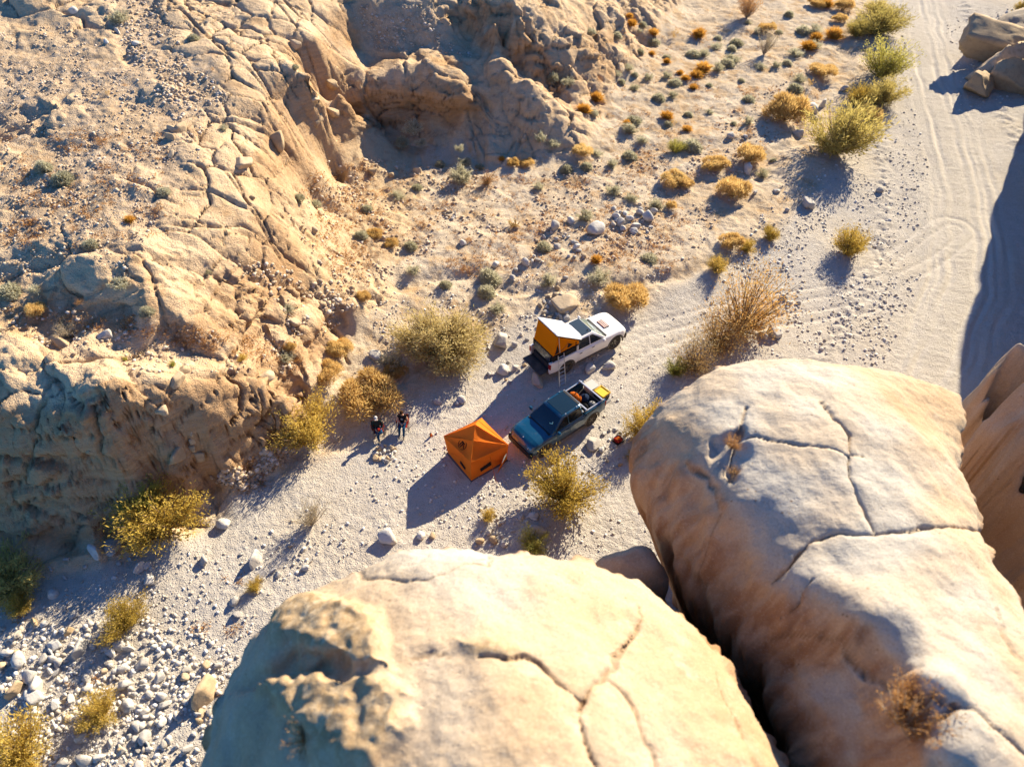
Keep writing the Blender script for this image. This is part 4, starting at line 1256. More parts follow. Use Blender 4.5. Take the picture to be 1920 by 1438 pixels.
BIG = """940 634 38 p;965 645 14 p;943 692 26 p;966 688 16 p;917 700 12 p;795 660 20 p;703 667 22 p;820 752 18 p;865 748 20 p;858 754 12 p;1008 712 30 P;1104 690 20 P;1143 686 18 p;1134 688 10 p;1112 830 30 P;1128 842 14 p
1117 428 38 p;1070 413 18 p;1040 421 28 p;1045 462 18 p;1080 462 18 p;1085 470 12 p;1155 405 18 p;1162 416 16 p;1190 424 20 p;1200 397 18 p;1215 404 26 p;1180 408 16 p;1188 432 18 p;1172 400 14 p;1225 395 16 p;1168 428 14 p;1150 420 12 p
1400 314 30 P;1583 166 18 p;1542 195 20 p;1456 357 14 p;1475 393 12 p;1512 380 28 p;1649 356 16 p;1370 254 18 p;1397 256 12 p;1520 205 22 p;1497 250 20 P;1526 222 16 p;1450 620 30 p;1430 628 18 p;1468 556 16 p;1480 567 12 p;1497 567 12 p
420 978 30 p;480 1046 34 p;383 1047 22 p;265 1062 26 P;281 1083 26 P;278 1058 16 p;180 1030 30 P;213 1022 34 P;100 1111 22 p;573 1062 18 p;445 1150 16 p;440 1124 22 p;726 1006 32 P;790 1001 20 p;812 1003 12 t;1008 990 34 P;1000 965 20 p;917 996 16 p;900 1012 18 t;925 1010 20 t;945 1018 16 p;978 968 12 p
103 1206 26 p;153 1212 38 p;15 1220 26 p;38 1231 38 p;66 1300 36 P;30 1290 36 t;55 1266 24 p;68 1280 34 p;130 1182 18 t;118 1180 14 p;225 1207 24 p;210 1220 22 p;243 1213 20 p;268 1242 24 p;290 1210 16 p;300 1268 22 p;350 1255 22 p;410 1246 16 p;385 1292 58 T;240 1318 28 p;273 1333 22 p;258 1357 26 p;305 1352 20 p;273 1378 28 p;160 1420 34 p;120 1425 28 p;185 1416 24 p;317 1384 18 p;352 1400 22 p;280 1402 16 p;230 1250 22 p;196 1256 14 t;218 1256 20 p;205 1240 16 p;235 1280 26 p;303 1302 22 p;280 1300 18 p;395 1333 16 p;140 1150 20 p;320 1205 14 p;318 1222 14 p;5 1245 22 t
520 254 42 T;453 297 40 T;622 207 26 T;598 222 24 T;590 180 22 T;620 153 26 T;198 628 24 p;555 80 20 T;326 240 22 T;340 235 26 T;318 255 22 T;322 288 18 T;140 20 20 p;222 60 14 p;200 78 14 p;255 82 14 p;473 370 14 t;660 540 14 t;725 1010 10 p;645 1010 8 p;350 1150 10 p
672 160 16 t;700 320 16 t;782 322 18 t;735 328 14 t;590 430 16 t;600 400 16 t;1560 1080 1 p;868 455 16 p;930 495 18 p;985 490 20 p;960 520 14 p;1045 540 14 t;1060 520 12 p;1415 360 12 p;1060 575 1 p
330 705 34 T;345 690 24 T;300 765 26 T;500 700 30 T;335 845 44 T;372 850 26 T;360 835 18 T;362 822 16 T;358 808 14 T;168 838 24 T;170 822 18 T;168 808 14 T;120 640 40 T;550 600 24 T"""


NTH = ['first ', 'second ', 'third ', 'fourth ', 'fifth ', 'sixth ', 'seventh ', 'eighth ', 'ninth ', 'tenth ', 'eleventh ', 'twelfth ', 'thirteenth ', 'fourteenth ', 'fifteenth ', 'sixteenth ']


def fire_ring(px, py, r_m, n, size, mats, label, cat_group):
    c = spot(px, py)
    for k in range(n):
        a = 2 * math.pi * k / n + RNG.uniform(-.15, .15); rr = r_m * RNG.uniform(.8, 1.15)
        x, y = c[0] + rr * math.cos(a), c[1] + rr * math.sin(a)
        s = size * RNG.uniform(.7, 1.25)
        tag(stone_at((x, y, float(ground_z(x, y))), s, RNG.choice(mats), "stone", RNG.random() < .6), f"{label}, {NTH[k]}counter-clockwise from its right side", "stone", cat_group)


def all_stones():
    for tok in BIG.replace("\n", ";").split(";"):
        a, b, w, m = tok.split(); a, b, w = float(a), float(b), float(w)
        if w < 2: continue
        p = spot(a, b + .2 * w); s = w / px_per_m(p)
        o = stone_at(p, s, {"p": "stone_pale", "t": "stone_tan"}[m.lower()], "boulder" if w >= 34 else "stone", m.isupper(), sink=.34 if a < 640 and b < 900 and m == "T" else .18)
        tag(o, None, "boulder" if w >= 34 else "stone", "loose stones")
        col = "tan" if m.lower() == "t" else "pale grey"
        where_later(o, ("large " if w >= 28 else "small " if w < 16 else "") + col + (" angular" if m.isupper() else " rounded") + (" boulder" if w >= 34 else " stone"), a, b)
    fire_ring(722, 850, .52, 15, .34, ["stone_pale", "stone_tan"], "outer stone of the campers' fire ring", "stones of the campers' fire ring")
    fire_ring(723, 853, .30, 6, .28, ["stone_pale", "stone_tan"], "inner stone of the campers' fire ring", "stones of the campers' fire ring")
    fire_ring(1040, 578, .95, 16, .42, ["stone_pale", "stone_dark"], "outer stone of the pit behind the white pickup", "stones of the pit behind the white pickup")
    fire_ring(1036, 580, .45, 7, .36, ["stone_pale", "stone_dark"], "inner stone of the pit behind the white pickup", "stones of the pit behind the white pickup")
    fire_ring(845, 404, .42, 9, .26, ["stone_pale", "stone_dark"], "stone of the old terrace fire ring", "stones of the old fire ring")
    p = spot(1060, 570)
    o = tag(stone_at(p, 1.7, "stone_tan", "boulder", True, .6, .1, .1, .5), "flat tan slab leaning at the edge of the shaded fire pit", "boulder")
    # cobbles of the gravel beds: alike, so they share the label of their bed
    R = random.Random(4)
    beds = [("0 1170;110 1150;320 1190;420 1250;400 1330;330 1438;250 1438;60 1330;0 1300", 96, (9, 22), "pale cobble in the lower left gravel bed", "cobbles of the lower left gravel bed"),
            ("1140 395;1230 380;1240 440;1170 440", 14, (8, 14), "grey stone of the pile on the terrace right of the pale oval boulder", "stones of the terrace pile"),
            ("980 440;1100 440;1100 500;960 520", 14, (8, 13), "grey stone on the stony bank above the white pickup", "stones of the stony bank"),
            ("880 1000;1010 960;1020 1015;930 1022", 10, (8, 14), "stone below the yellow bush, at the rim of the crusted boulder", "stones below the yellow bush"),
            ("900 600;1000 620;990 720;900 720", 14, (7, 12), "small pale stone on the sand behind the white pickup", "stones behind the white pickup"),
            ("1080 810;1190 780;1190 870;1120 880", 12, (7, 13), "pale stone lying between the blue pickup and the cracked grey boulder", "stones by the cracked boulder"),
            ("430 1040;640 1000;560 1100;400 1160", 16, (7, 12), "pale stone scattered on the wash left of the crusted boulder", "stones on the wash"),
            ("60 1040;300 1040;300 1090;120 1100", 12, (7, 13), "pale stone in the shade at the foot of the cliff", "stones at the cliff foot")]
    for poly, n, (w0, w1), lab, grp in beds:
        pg = [tuple(map(float, t.split())) for t in poly.split(";")]
        xs = [p[0] for p in pg]; ys = [p[1] for p in pg]; made = []
        while len(made) < n:
            a, b = R.uniform(min(xs), max(xs)), R.uniform(min(ys), max(ys))
            if not in_poly(np.array([a]), np.array([b]), pg)[0]: continue
            p = spot(a, b); w = w0 + (w1 - w0) * R.random() ** 2
            made.append((w, stone_at(p, w / px_per_m(p), R.choice(["stone_pale"] * 5 + ["stone_tan"]), "stone", R.random() < .35)))
        made.sort(key=lambda q: -q[0])
        for k, (w, o) in enumerate(made):
            own = n < 20 or k < 8
            tag(o, (("largest " if k == 0 else NTH[k] + "largest ") if own else "") + lab + ("" if own or n < 20 else ", not among the largest"), "stone", grp)


def slab_pile():
    """fallen slabs on the right of the road"""
    lab = {0: "dark grey top slab of the fallen pile beside the road", 1: "long tilted tan slab across the fallen pile beside the road", 2: "wedge of tan rock at the front of the slab pile", 3: "low tan block at the foot of the slab pile",
           4: "flat slab at the right end of the slab pile", 5: "broad slab leaning at the back left of the slab pile"}
    lay = [(1893, 78, 5.6, 3.4, 2.6, .15, -.2, .4, "stone_dark"), (1868, 104, 8.2, 3.0, 2.6, .42, .16, -.32, "stone_tan"), (1868, 136, 5.6, 3.2, 3.0, .55, -.35, .15, "stone_tan"),
           (1836, 160, 3.6, 2.4, 2.0, .25, .2, .9, "stone_tan"), (1908, 156, 5.6, 2.6, 3.0, .55, .1, -.6, "stone_tan"), (1838, 84, 4.6, 3.0, 1.9, .3, .35, .5, "stone_tan")]
    for k, (a, b, sx, sy, sz, rx, ry, rz, m) in enumerate(lay):
        p = spot(a, b + 12)
        V, F = ico(4); R = np.random.RandomState(400 + k); V = V.copy()
        V /= np.abs(V).max(1)[:, None] ** .97
        for _ in range(5):
            n = unit(R.randn(1, 3))[0]; d = R.uniform(.55, 1.0); V -= np.clip(V @ n - d, 0, None)[:, None] * n
        V = V * np.array([.5 * sx, .5 * sy, .5 * sz])
        V = V + unit(V) * (.16 * fbm3(V * .9 + 7 * k, 4, 40 + k) + .10 * fbm3(V * np.array([.6, .6, 5.0]) + k, 3, 60 + k))[:, None]
        me = mesh_np("fallen_slab", V, F, smooth=False); me.materials.append(MAT[m])
        o = bpy.data.objects.new("fallen_slab", me); COL.objects.link(o)
        o.rotation_euler = (rx, ry, rz); o.location = (p[0], p[1], p[2] + sz * .26 + (.9 if k in (0, 1) else 0))
        tag(o, lab[k], "rock", "fallen slabs by the road")


def pebble_field(name, zones, seed, mat, sub=1):
    V0, F0 = ico(sub); R = np.random.RandomState(seed); Vs = []; Fs = []; val = []; o = 0
    for poly, n, s0, s1, cl in zones:
        pg = [tuple(map(float, t.split())) for t in poly.split(";")]
        xs = [p[0] for p in pg]; ys = [p[1] for p in pg]
        a = R.uniform(min(xs), max(xs), n * 6); b = R.uniform(min(ys), max(ys), n * 6)
        keep = in_poly(a, b, pg) & (noise2(a / cl, b / cl, seed) + .5 * noise2(a / cl * 3, b / cl * 3, seed + 1) > R.uniform(-.5, .5, len(a)))
        a = a[keep][:n]; b = b[keep][:n]
        for x, y in zip(a, b):
            p = spot(x, y); s = s0 + (s1 - s0) * R.rand() ** 3
            q = V0 * (1 + .28 * R.randn(len(V0), 1).clip(-1, 1)) * s * .5 * np.array([1, R.uniform(.6, 1), R.uniform(.5, .8)])
            t = R.rand() * 6.28; c, sn = math.cos(t), math.sin(t)
            q = q @ np.array([[c, -sn, 0], [sn, c, 0], [0, 0, 1]])
            Vs.append(q + p + np.array([0, 0, s * .1])); Fs.append(F0 + o); o += len(V0); val.append(np.full(len(V0), R.rand()))
    me = mesh_np(name, np.concatenate(Vs), np.concatenate(Fs), smooth=False)
    point_attr(me, "v", np.concatenate(val))
    me.materials.append(MAT[mat])
    tag(obj(name, me), kind="stuff")


def pebble_material(name, cols):
    t = NT(name); t.base(t.ramp(t.attr("v"), [(i / (len(cols) - 1), c) for i, c in enumerate(cols)])); t.set(Roughness=.9, Specular_IOR_Level=.08)


pebble_material("pebbles", [(0.36, 0.31, 0.25), (0.50, 0.44, 0.36), (0.60, 0.56, 0.50), (0.68, 0.66, 0.62)])
pebble_material("scree_bits", [(0.32, 0.24, 0.17), (0.44, 0.34, 0.23), (0.53, 0.42, 0.30), (0.60, 0.52, 0.43)])


def gravel():
    pebble_field("gravel", [("0 1130;500 1000;760 850;1000 690;1250 590;1500 520;1640 640;1250 720;1180 800;1240 1040;700 1020;500 1120;380 1438;0 1438", 3800, .05, .22, 120),
                            ("0 1180;330 1150;450 1230;360 1438;0 1438", 1700, .07, .34, 60), ("1500 300;1690 40;1740 300;1730 520;1650 700;1300 580", 3400, .06, .26, 60),
                            ("640 540;900 520;1290 500;1100 600;760 700", 900, .06, .24, 70), ("1770 40;1920 0;1920 180;1800 220", 500, .08, .3, 60)], 3, "pebbles")
    pebble_field("scree", [("0 60;130 40;330 190;440 230;340 330;300 400;230 520;0 520", 4600, .04, .22, 45), ("180 0;300 0;350 100;440 190;330 230;250 120", 1700, .05, .30, 40), ("650 10;800 10;890 110;700 95", 900, .05, .3, 50),
                           ("600 300;720 300;900 320;1000 420;800 480;700 540;640 600;560 440", 1500, .06, .34, 60), ("1000 330;1290 260;1560 100;1420 330;1290 490;1000 500", 1900, .06, .32, 60), ("380 900;520 830;560 840;470 920", 500, .1, .45, 60),
                           ("0 560;540 640;560 700;250 700;0 640", 700, .06, .3, 60), ("420 480;640 520;640 620;560 640", 500, .08, .4, 60)], 8, "scree_bits")
# ------------------------------------------------------------------ paint, glass, cloth
def plain(name, col, rough=.6, spec=.3, metal=0.0, coat=0.0, dirt=0.0, dirt_col=(0.55, 0.47, 0.36)):
    t = NT(name)
    c = t.mix(t.math('MULTIPLY', t.noise(t.objco(), 3.0, 5, .6), .25), col, tuple(x * .8 for x in col))
    if dirt:
        z = t.new("ShaderNodeSeparateXYZ"); t.put(z.inputs[0], t.objco())
        m = t.math('MULTIPLY', t.map(t.math('ADD', z.outputs[2], t.math('MULTIPLY', t.noise(t.objco(), 2.5, 5, .6), .7)), 1.45, .65), dirt)
        m = t.math('MAXIMUM', m, t.math('MULTIPLY', t.map(t.noise(t.objco(), 1.7, 5, .65), .5, .75), dirt * .35))
        c = t.mix(m, c, dirt_col)
    t.base(c)
    t.set(Roughness=rough, Specular_IOR_Level=spec, Metallic=metal, Coat_Weight=coat, Coat_Roughness=.08)
    return t


plain("white_paint", (0.78, 0.77, 0.75), .32, .4, 0, .4, .45)
plain("blue_paint", (0.001, 0.06, 0.125), .30, .5, .2, .6, .22)
plain("blue_paint_clean", (0.002, 0.11, 0.19), .30, .5, .25, .8, .10)
plain("black_trim", (0.018, 0.018, 0.019), .6, .3, 0, 0, .25)
plain("grille_black", (0.012, 0.012, 0.013), .5, .3)
plain("rubber", (0.022, 0.021, 0.020), .9, .1, 0, 0, .3, (0.16, 0.13, 0.10))
plain("rim_metal", (0.10, 0.095, 0.09), .5, .4, .5, 0, .2, (0.2, .16, .12))
plain("silver", (0.60, 0.60, 0.61), .35, .5, .8)
plain("grey_liner", (0.22, 0.22, 0.22), .7, .2)
plain("dark_liner", (0.03, 0.032, 0.036), .75, .2)
plain("red_lamp", (0.30, 0.015, 0.012), .25, .5)
plain("lamp_white", (0.72, 0.73, 0.75), .2, .5)
plain("orange_stripe", (0.42, 0.14, 0.045), .5, .3)
plain("yellow_plastic", (0.72, 0.46, 0.02), .45, .3)
plain("black_plastic", (0.02, 0.02, 0.021), .5, .3)
plain("beige_plastic", (0.50, 0.48, 0.42), .55, .3)
plain("roof_white", (0.82, 0.82, 0.81), .4, .3)
plain("canvas_black", (0.02, 0.019, 0.018), .85, .1)
for _n, _c, _r in [("tinted_glass", (0.010, 0.014, 0.018), .04), ("roof_glass", (0.045, 0.060, 0.068), .06), ("windscreen", (0.16, 0.20, 0.17), .05), ("blue_screen", (0.006, 0.018, 0.035), .04), ("roof_glass_dark", (0.010, 0.022, 0.030), .08)]:
    plain(_n, _c, _r, .5, 0, .5)


def cloth_material(name, col, transl=.25):
    t = NT(name)
    c = t.mix(t.math('MULTIPLY', t.noise(t.objco(), 2.2, 4, .6), .35), col, tuple(x * .78 for x in col))
    d = t.new("ShaderNodeBsdfDiffuse"); t.put(d.inputs[0], c)
    tr = t.new("ShaderNodeBsdfTranslucent"); t.put(tr.inputs[0], c)
    mx = t.new("ShaderNodeMixShader"); mx.inputs[0].default_value = transl
    nb = t.bump(t.noise(t.objco(), 5.0, 3, .5), .35, .05); t.put(d.inputs["Normal"], nb)
    t.t.links.new(d.outputs[0], mx.inputs[1]); t.t.links.new(tr.outputs[0], mx.inputs[2]); t.t.links.new(mx.outputs[0], t.out.inputs[0])


cloth_material("tent_orange", (0.88, 0.26, 0.035), .36)
cloth_material("camper_orange", (0.80, 0.26, 0.008), .30)
cloth_material("bag_orange", (0.50, 0.12, 0.02), .1)
cloth_material("cloth_red", (0.28, 0.025, 0.018), .1)
cloth_material("cloth_red_dark", (0.16, 0.018, 0.014), .1)
cloth_material("cloth_black", (0.016, 0.016, 0.018), .05)
cloth_material("cloth_navy", (0.02, 0.03, 0.06), .05)
cloth_material("jacket", (0.022, 0.030, 0.028), .05)
cloth_material("jeans", (0.015, 0.055, 0.115), .05)
cloth_material("skirt_grey", (0.10, 0.095, 0.095), .1)
cloth_material("cap_pale", (0.58, 0.56, 0.53), .1)
cloth_material("hair_brown", (0.06, 0.032, 0.016), .05)
plain("skin", (0.48, 0.27, 0.17), .55, .3)
plain("shoe", (0.16, 0.13, 0.10), .8, .2)
plain("logo_ink", (0.045, 0.02, 0.012), .8, .1)
plain("logo_light", (0.55, 0.57, 0.60), .8, .1)
plain("mint_sticker", (0.25, 0.62, 0.52), .5, .3)
plain("white_flag", (0.8, 0.79, 0.77), .5, .3)


# ------------------------------------------------------------------ hard surface helpers
def finish(me, angle=35):
    me.set_sharp_from_angle(angle=math.radians(angle))
    return me


def loft(name, sections, cap=True, closed=False):
    """sections: lists of equal numbers of points; skin them in order"""
    S = np.array(sections, float); m, n, _ = S.shape
    V = [tuple(p) for p in S.reshape(-1, 3)]; F = []
    for i in range(m - 1):
        for j in range(n if closed else n - 1):
            k = (j + 1) % n
            F.append((i * n + j, i * n + k, (i + 1) * n + k, (i + 1) * n + j))
    if cap:
        F.append(tuple(range(n))[::-1]); F.append(tuple((m - 1) * n + j for j in range(n)))
    me = bpy.data.meshes.new(name); me.from_pydata(V, [], F); me.update()
    for p in me.polygons: p.use_smooth = True
    import bmesh
    bm = bmesh.new(); bm.from_mesh(me); bmesh.ops.recalc_face_normals(bm, faces=bm.faces); bm.to_mesh(me); bm.free()
    return finish(me)


def box(name, cx, cy, cz, sx, sy, sz, bev=.012, rot=None, taper=1.0):
    import bmesh
    bm = bmesh.new(); bmesh.ops.create_cube(bm, size=1)
    for v in bm.verts:
        k = taper if v.co.z > 0 else 1
        v.co = Vector((v.co.x * sx * k, v.co.y * sy * k, v.co.z * sz))
    if bev: bmesh.ops.bevel(bm, geom=list(bm.edges), offset=min(bev, min(sx, sy, sz) * .45), segments=2, affect='EDGES')
    if rot: bmesh.ops.rotate(bm, verts=bm.verts, matrix=Euler(rot).to_matrix())
    bmesh.ops.translate(bm, verts=bm.verts, vec=(cx, cy, cz))
    me = bpy.data.meshes.new(name); bm.to_mesh(me); bm.free()
    for p in me.polygons: p.use_smooth = True
    return finish(me)


def quad(name, pts, nu=6, nv=6, thick=.006, bulge=0.0):
    """thin curved panel over four corners (a, b, c, d round), a real sheet with thickness"""
    a, b, c, d = [np.array(p, float) for p in pts]
    nrm = np.cross(b - a, d - a); nrm /= np.linalg.norm(nrm) + 1e-9
    u = np.linspace(0, 1, nu + 1); v = np.linspace(0, 1, nv + 1)
    top = []
    for q in v:
        for p in u:
            x = (a * (1 - p) + b * p) * (1 - q) + (d * (1 - p) + c * p) * q
            top.append(x + nrm * bulge * 4 * p * (1 - p) * 4 * q * (1 - q))
    top = np.array(top); bot = top - nrm * thick
    n = len(top); w = nu + 1; F = []
    for j in range(nv):
        for i in range(nu):
            k = j * w + i
            F.append((k, k + 1, k + w + 1, k + w)); F.append((n + k, n + k + w, n + k + w + 1, n + k + 1))
    rim = list(range(w)) + [j * w + nu for j in range(1, nv + 1)] + [nv * w + i for i in range(nu - 1, -1, -1)] + [j * w for j in range(nv - 1, 0, -1)]
    for i in range(len(rim)):
        p, q = rim[i], rim[(i + 1) % len(rim)]; F.append((p, n + p, n + q, q))
    me = mesh_np(name, np.concatenate([top, bot]), np.array(F)); return finish(me, 50)


def lathe(name, prof, n=28, axis='y'):
    V = []; F = []
    for k in range(n):
        t = 2 * math.pi * k / n
        for r, h in prof:
            V.append((r * math.cos(t), h, r * math.sin(t)) if axis == 'y' else (r * math.cos(t), r * math.sin(t), h))
    m = len(prof)
    for k in range(n):
        for j in range(m - 1):
            F.append((k * m + j, k * m + j + 1, ((k + 1) % n) * m + j + 1, ((k + 1) % n) * m + j))
    me = mesh_np(name, np.array(V), np.array(F)); return finish(me, 40)


def polytube(name, pts, r, sides=8):
    return finish(tubes_mesh(name, [(pts[i], pts[i + 1], r, r) for i in range(len(pts) - 1)], sides), 60)


def merge(name, meshes):
    V = []; F = []; o = 0
    for m in meshes:
        V += [v.co[:] for v in m.vertices]; F += [tuple(i + o for i in p.vertices) for p in m.polygons]; o += len(m.vertices)
    me = bpy.data.meshes.new(name); me.from_pydata(V, [], F); me.update()
    for p in me.polygons: p.use_smooth = True
    return finish(me)


def ring(x0, x1, hy, z, r=.12, n=5, front_pinch=1.0):
    """rounded rectangle from x0 (rear) to x1 (front)"""
    P = []
    for cx, cy, a0 in ((x1 - r, hy - r, 0), (x0 + r, hy - r, 90), (x0 + r, -hy + r, 180), (x1 - r, -hy + r, 270)):
        for k in range(n):
            a = math.radians(a0 + 90 * k / (n - 1))
            P.append((cx + r * math.cos(a), (cy + r * math.sin(a)) * (front_pinch if cx > (x0 + x1) / 2 else 1), z))
    return P


TYRE = {}


def wheel(parent, x, y, r, w, steer=0.0):
    key = (r, w)
    if key not in TYRE:
        h = w / 2; ri = r * .62
        tyre = lathe("wheel", [(ri, -h * .8), (r * .86, -h), (r * .97, -h * .82), (r, -h * .45), (r * .985, -h * .2), (r, 0), (r * .985, h * .2), (r, h * .45), (r * .97, h * .82), (r * .86, h), (ri, h * .8)], 32)
        parts = [lathe("barrel", [(ri * 1.01, -h * .75), (ri * .95, -h * .6), (ri * .9, 0), (ri * .95, h * .6), (ri * 1.01, h * .75)], 28), lathe("hub", [(.001, h * .72), (ri * .28, h * .7), (ri * .32, h * .4), (ri * .32, -h * .4), (ri * .28, -h * .7), (.001, -h * .72)], 16)]
        for k in range(6):
            for sgn in (1, -1):
                parts.append(box("spoke", 0, 0, 0, ri * .82, .035, .075, .008))
                me = parts[-1]
                me.transform(Matrix.Translation((ri * .58, 0, 0)))
                me.transform(Matrix.Rotation(k * math.pi / 3, 4, 'Y'))
                me.transform(Matrix.Translation((0, sgn * h * .6, 0)))
        rim = merge("rim", parts)
        disc = lathe("brake", [(.001, -.02), (ri * .85, -.02), (ri * .85, .02), (.001, .02)], 20)
        tyre.materials.append(MAT["rubber"]); rim.materials.append(MAT["rim_metal"])
        TYRE[key] = (tyre, rim)
    o = obj("wheel", TYRE[key][0], None, parent); o.location = (x, y, r); o.rotation_euler = (0, 0, steer)
    obj("rim", TYRE[key][1], None, o)


def interp(x, tab):
    xs = [t[0] for t in tab]; return [float(np.interp(x, xs, [t[k] for t in tab])) for k in range(1, len(tab[0]))]


def body_front(name, tab, axle, arch, x0, x1, n=46, sill=.48):
    """hood, wings and lower cab as one shell; the wheel arch is cut into it"""
    secs = []
    xs = np.unique(np.concatenate([np.linspace(x0, x1, n), axle + arch * np.cos(np.linspace(0, math.pi, 17))]))
    for x in xs:
        w, zt, zs, low = interp(x, tab)
        za = low
        if abs(x - axle) < arch: za = max(low, .40 + math.sqrt(max(0, arch ** 2 - (x - axle) ** 2)))
        za = min(za, zs - .08)
        zi = max(low, .5)
        half = [(0, zi), (w - .36, zi), (w - .36, max(za, zi)), (w - .03, za), (w, za + .035), (w + .012, (za + zs) / 2), (w, zs - .05), (w - .035, zs), (w - .13, zt - .012), (w * .55, zt + .022), (0, zt + .034)]
        secs.append([(x, -y, z) for y, z in half[::-1][:-1]] + [(x, y, z) for y, z in half])
    secs = [s[:10] + s[10:] for s in secs]
    # order: from top centre down the right side, along the bottom, up the left side
    out = []
    for x in xs:
        pass
    for s in secs:
        out.append(s)
    return out, xs


def pickup(name, c):
    root = empty(name)
    P = lambda nm, me, mt, par=None: obj(nm, me, MAT[mt], par or root)
    w = c["w"]; xf, xr = c["xf"], c["xr"]; fa, ra = c["fa"], c["ra"]; arch = c["arch"]; belt = c["belt"]; rail = c["rail"]
    paint = c["paint"]
    # --- front shell
    xs = np.unique(np.round(np.concatenate([np.linspace(c["cab_r"], xf, 44), fa + arch * np.cos(np.linspace(0, math.pi, 21))]), 4))
    secs = []
    for x in xs:
        ww, zt, zs, low = interp(x, c["tab"])
        za = low
        if abs(x - fa) < arch: za = max(low, c["r"] * .98 + math.sqrt(max(0, arch ** 2 - (x - fa) ** 2)) - .02)
        za = min(za, zs - .07); zi = max(low, .5)
        half = [(0, zi), (ww - .36, zi), (ww - .355, max(za, zi) + .001), (ww - .03, za + .001), (ww, za + .035), (ww + .012, (za + zs) / 2), (ww, zs - .05), (ww - .035, zs), (ww - .13, zt - .010), (ww * .55, zt + .022), (0, zt + .034)]
        secs.append([(x, y, z) for y, z in half] + [(x, -y, z) for y, z in half[::-1][1:-1]])
    P("body", loft("body", secs, True, True), paint)
    # --- cab
    ch, cf, crf, crr, cy0, cy1 = c["roof"], c["screen_f"], c["roof_f"], c["roof_r"], w - .07, c["roof_w"]
    base = ring(c["cab_r"] + .01, cf, cy0, belt - .04, .10, 5, .97); mid = ring(c["cab_r"] + .02, cf - .02, cy0, belt + .02, .10, 5, .97)
    top = ring(crr, crf, cy1 + .03, ch - .055, .12, 5, .97); top2 = ring(crr + .05, crf - .06, cy1 - .05, ch - .01, .14, 5, .97); top3 = ring(crr + .35, crf - .38, cy1 - .35, ch + .012, .15, 5, .97)
    P("cab", loft("cab", [base, mid, top, top2, top3], True, True), paint)
    # glass: sheets let into the faces of the cab
    def face(p, q, r_, s, u0, u1, v0, v1, off):
        a, b, cc, d = [np.array(k, float) for k in (p, q, r_, s)]
        nrm = np.cross(b - a, d - a); nrm /= np.linalg.norm(nrm)
        f = lambda u, v: (a * (1 - u) + b * u) * (1 - v) + (d * (1 - u) + cc * u) * v + nrm * off
        return [f(u0, v0), f(u1, v0), f(u1, v1), f(u0, v1)]
    zb, zt2 = belt + .02, ch - .055
    fy0, fy1 = cy0 * .97 - .05, (cy1 + .03) * .97 - .06
    P("windshield", quad("windshield", face((cf - .02, -fy0, zb), (cf - .02, fy0, zb), (crf, fy1, zt2), (crf, -fy1, zt2), .0, 1., .03, .97, .006), 8, 6, .008, .035), c["screen"])
    bx = [c["cab_r"] + .12, c["pillar"] - .035, c["pillar"] + .035, cf - .28]
    for sgn in (1, -1):
        for u0, u1, rear in ((bx[0], bx[1], True), (bx[2], bx[3], False)):
            y0, y1 = cy0 * .985, (cy1 + .03)
            t0 = crr + .14 if rear else c["pillar"] + .035
            t1 = c["pillar"] - .035 if rear else crf - .16
            z0, z1 = zb + .03, zt2 - .05
            k0 = (z0 - zb) / (zt2 - zb); k1 = (z1 - zb) / (zt2 - zb)
            ya, yb = y0 + (y1 - y0) * k0 + .014, y0 + (y1 - y0) * k1 + .014
            pts = [(u0, sgn * ya, z0), (u1, sgn * ya, z0), (t1, sgn * yb, z1), (t0, sgn * yb, z1)]
            if sgn > 0: pts = [pts[1], pts[0], pts[3], pts[2]]
            P("side_window", quad("side_window", pts, 4, 3, .01), "tinted_glass")
    P("rear_window", quad("rear_window", face((c["cab_r"] + .02, cy0 - .2, zb), (c["cab_r"] + .02, -cy0 + .2, zb), (crr, -cy1 + .12, zt2), (crr, cy1 - .12, zt2), 0, 1, .1, .9, .008), 4, 3, .01), "tinted_glass")
    rg = c["roof_glass"]
    P("roof_window", quad("roof_window", [(rg[0], -rg[2], ch + .012), (rg[1], -rg[2], ch + .012), (rg[1], rg[2], ch + .012), (rg[0], rg[2], ch + .012)], 8, 6, .02, .006), rg[3])
    # hood shut line bulge, doors and handles
    for sgn in (1, -1):
        for x0, x1 in ((c["pillar"] + .02, cf - .30), (c["cab_r"] + .10, c["pillar"] - .02)):
            ym = w + .013
            d = box("door", (x0 + x1) / 2, sgn * (w + .004), (c["sill"] + belt) / 2 - .01, x1 - x0, .03, belt - c["sill"] - .22, .014)
            dd = P("door", d, paint)
            P("handle", box("handle", x0 + .14, sgn * (w + .034), belt - .16, .20, .03, .035, .01), c["handle"], dd)
        mir = P("side_mirror", box("side_mirror", cf - .34, sgn * (w + .14), belt + .10, .15, .22, .20, .04), c["mirror"])
        P("mirror_arm", box("mirror_arm", cf - .33, sgn * (w + .02), belt + .04, .08, .12, .05, .015), "black_trim", mir)
        P("running_board", box("running_board", (fa + ra) / 2, sgn * (w - .02), c["sill"] - .06, fa - ra - 2 * arch - .1, .14, .06, .02), "black_trim")
        for ax in (fa, ra):  # flare round the arch
            arc = []
            for t in np.linspace(-.08, math.pi + .08, 17):
                arc.append([(ax + (arch + e) * math.cos(t), sgn * (w - .01 + dy), c["r"] * .97 + (arch + e) * math.sin(t)) for e, dy in ((-.025, 0), (-.025, c["flare"]), (.07, c["flare"] * .7), (.085, 0))])
            P("wheel_flare", loft("wheel_flare", arc, True, True), c["flare_mat"])
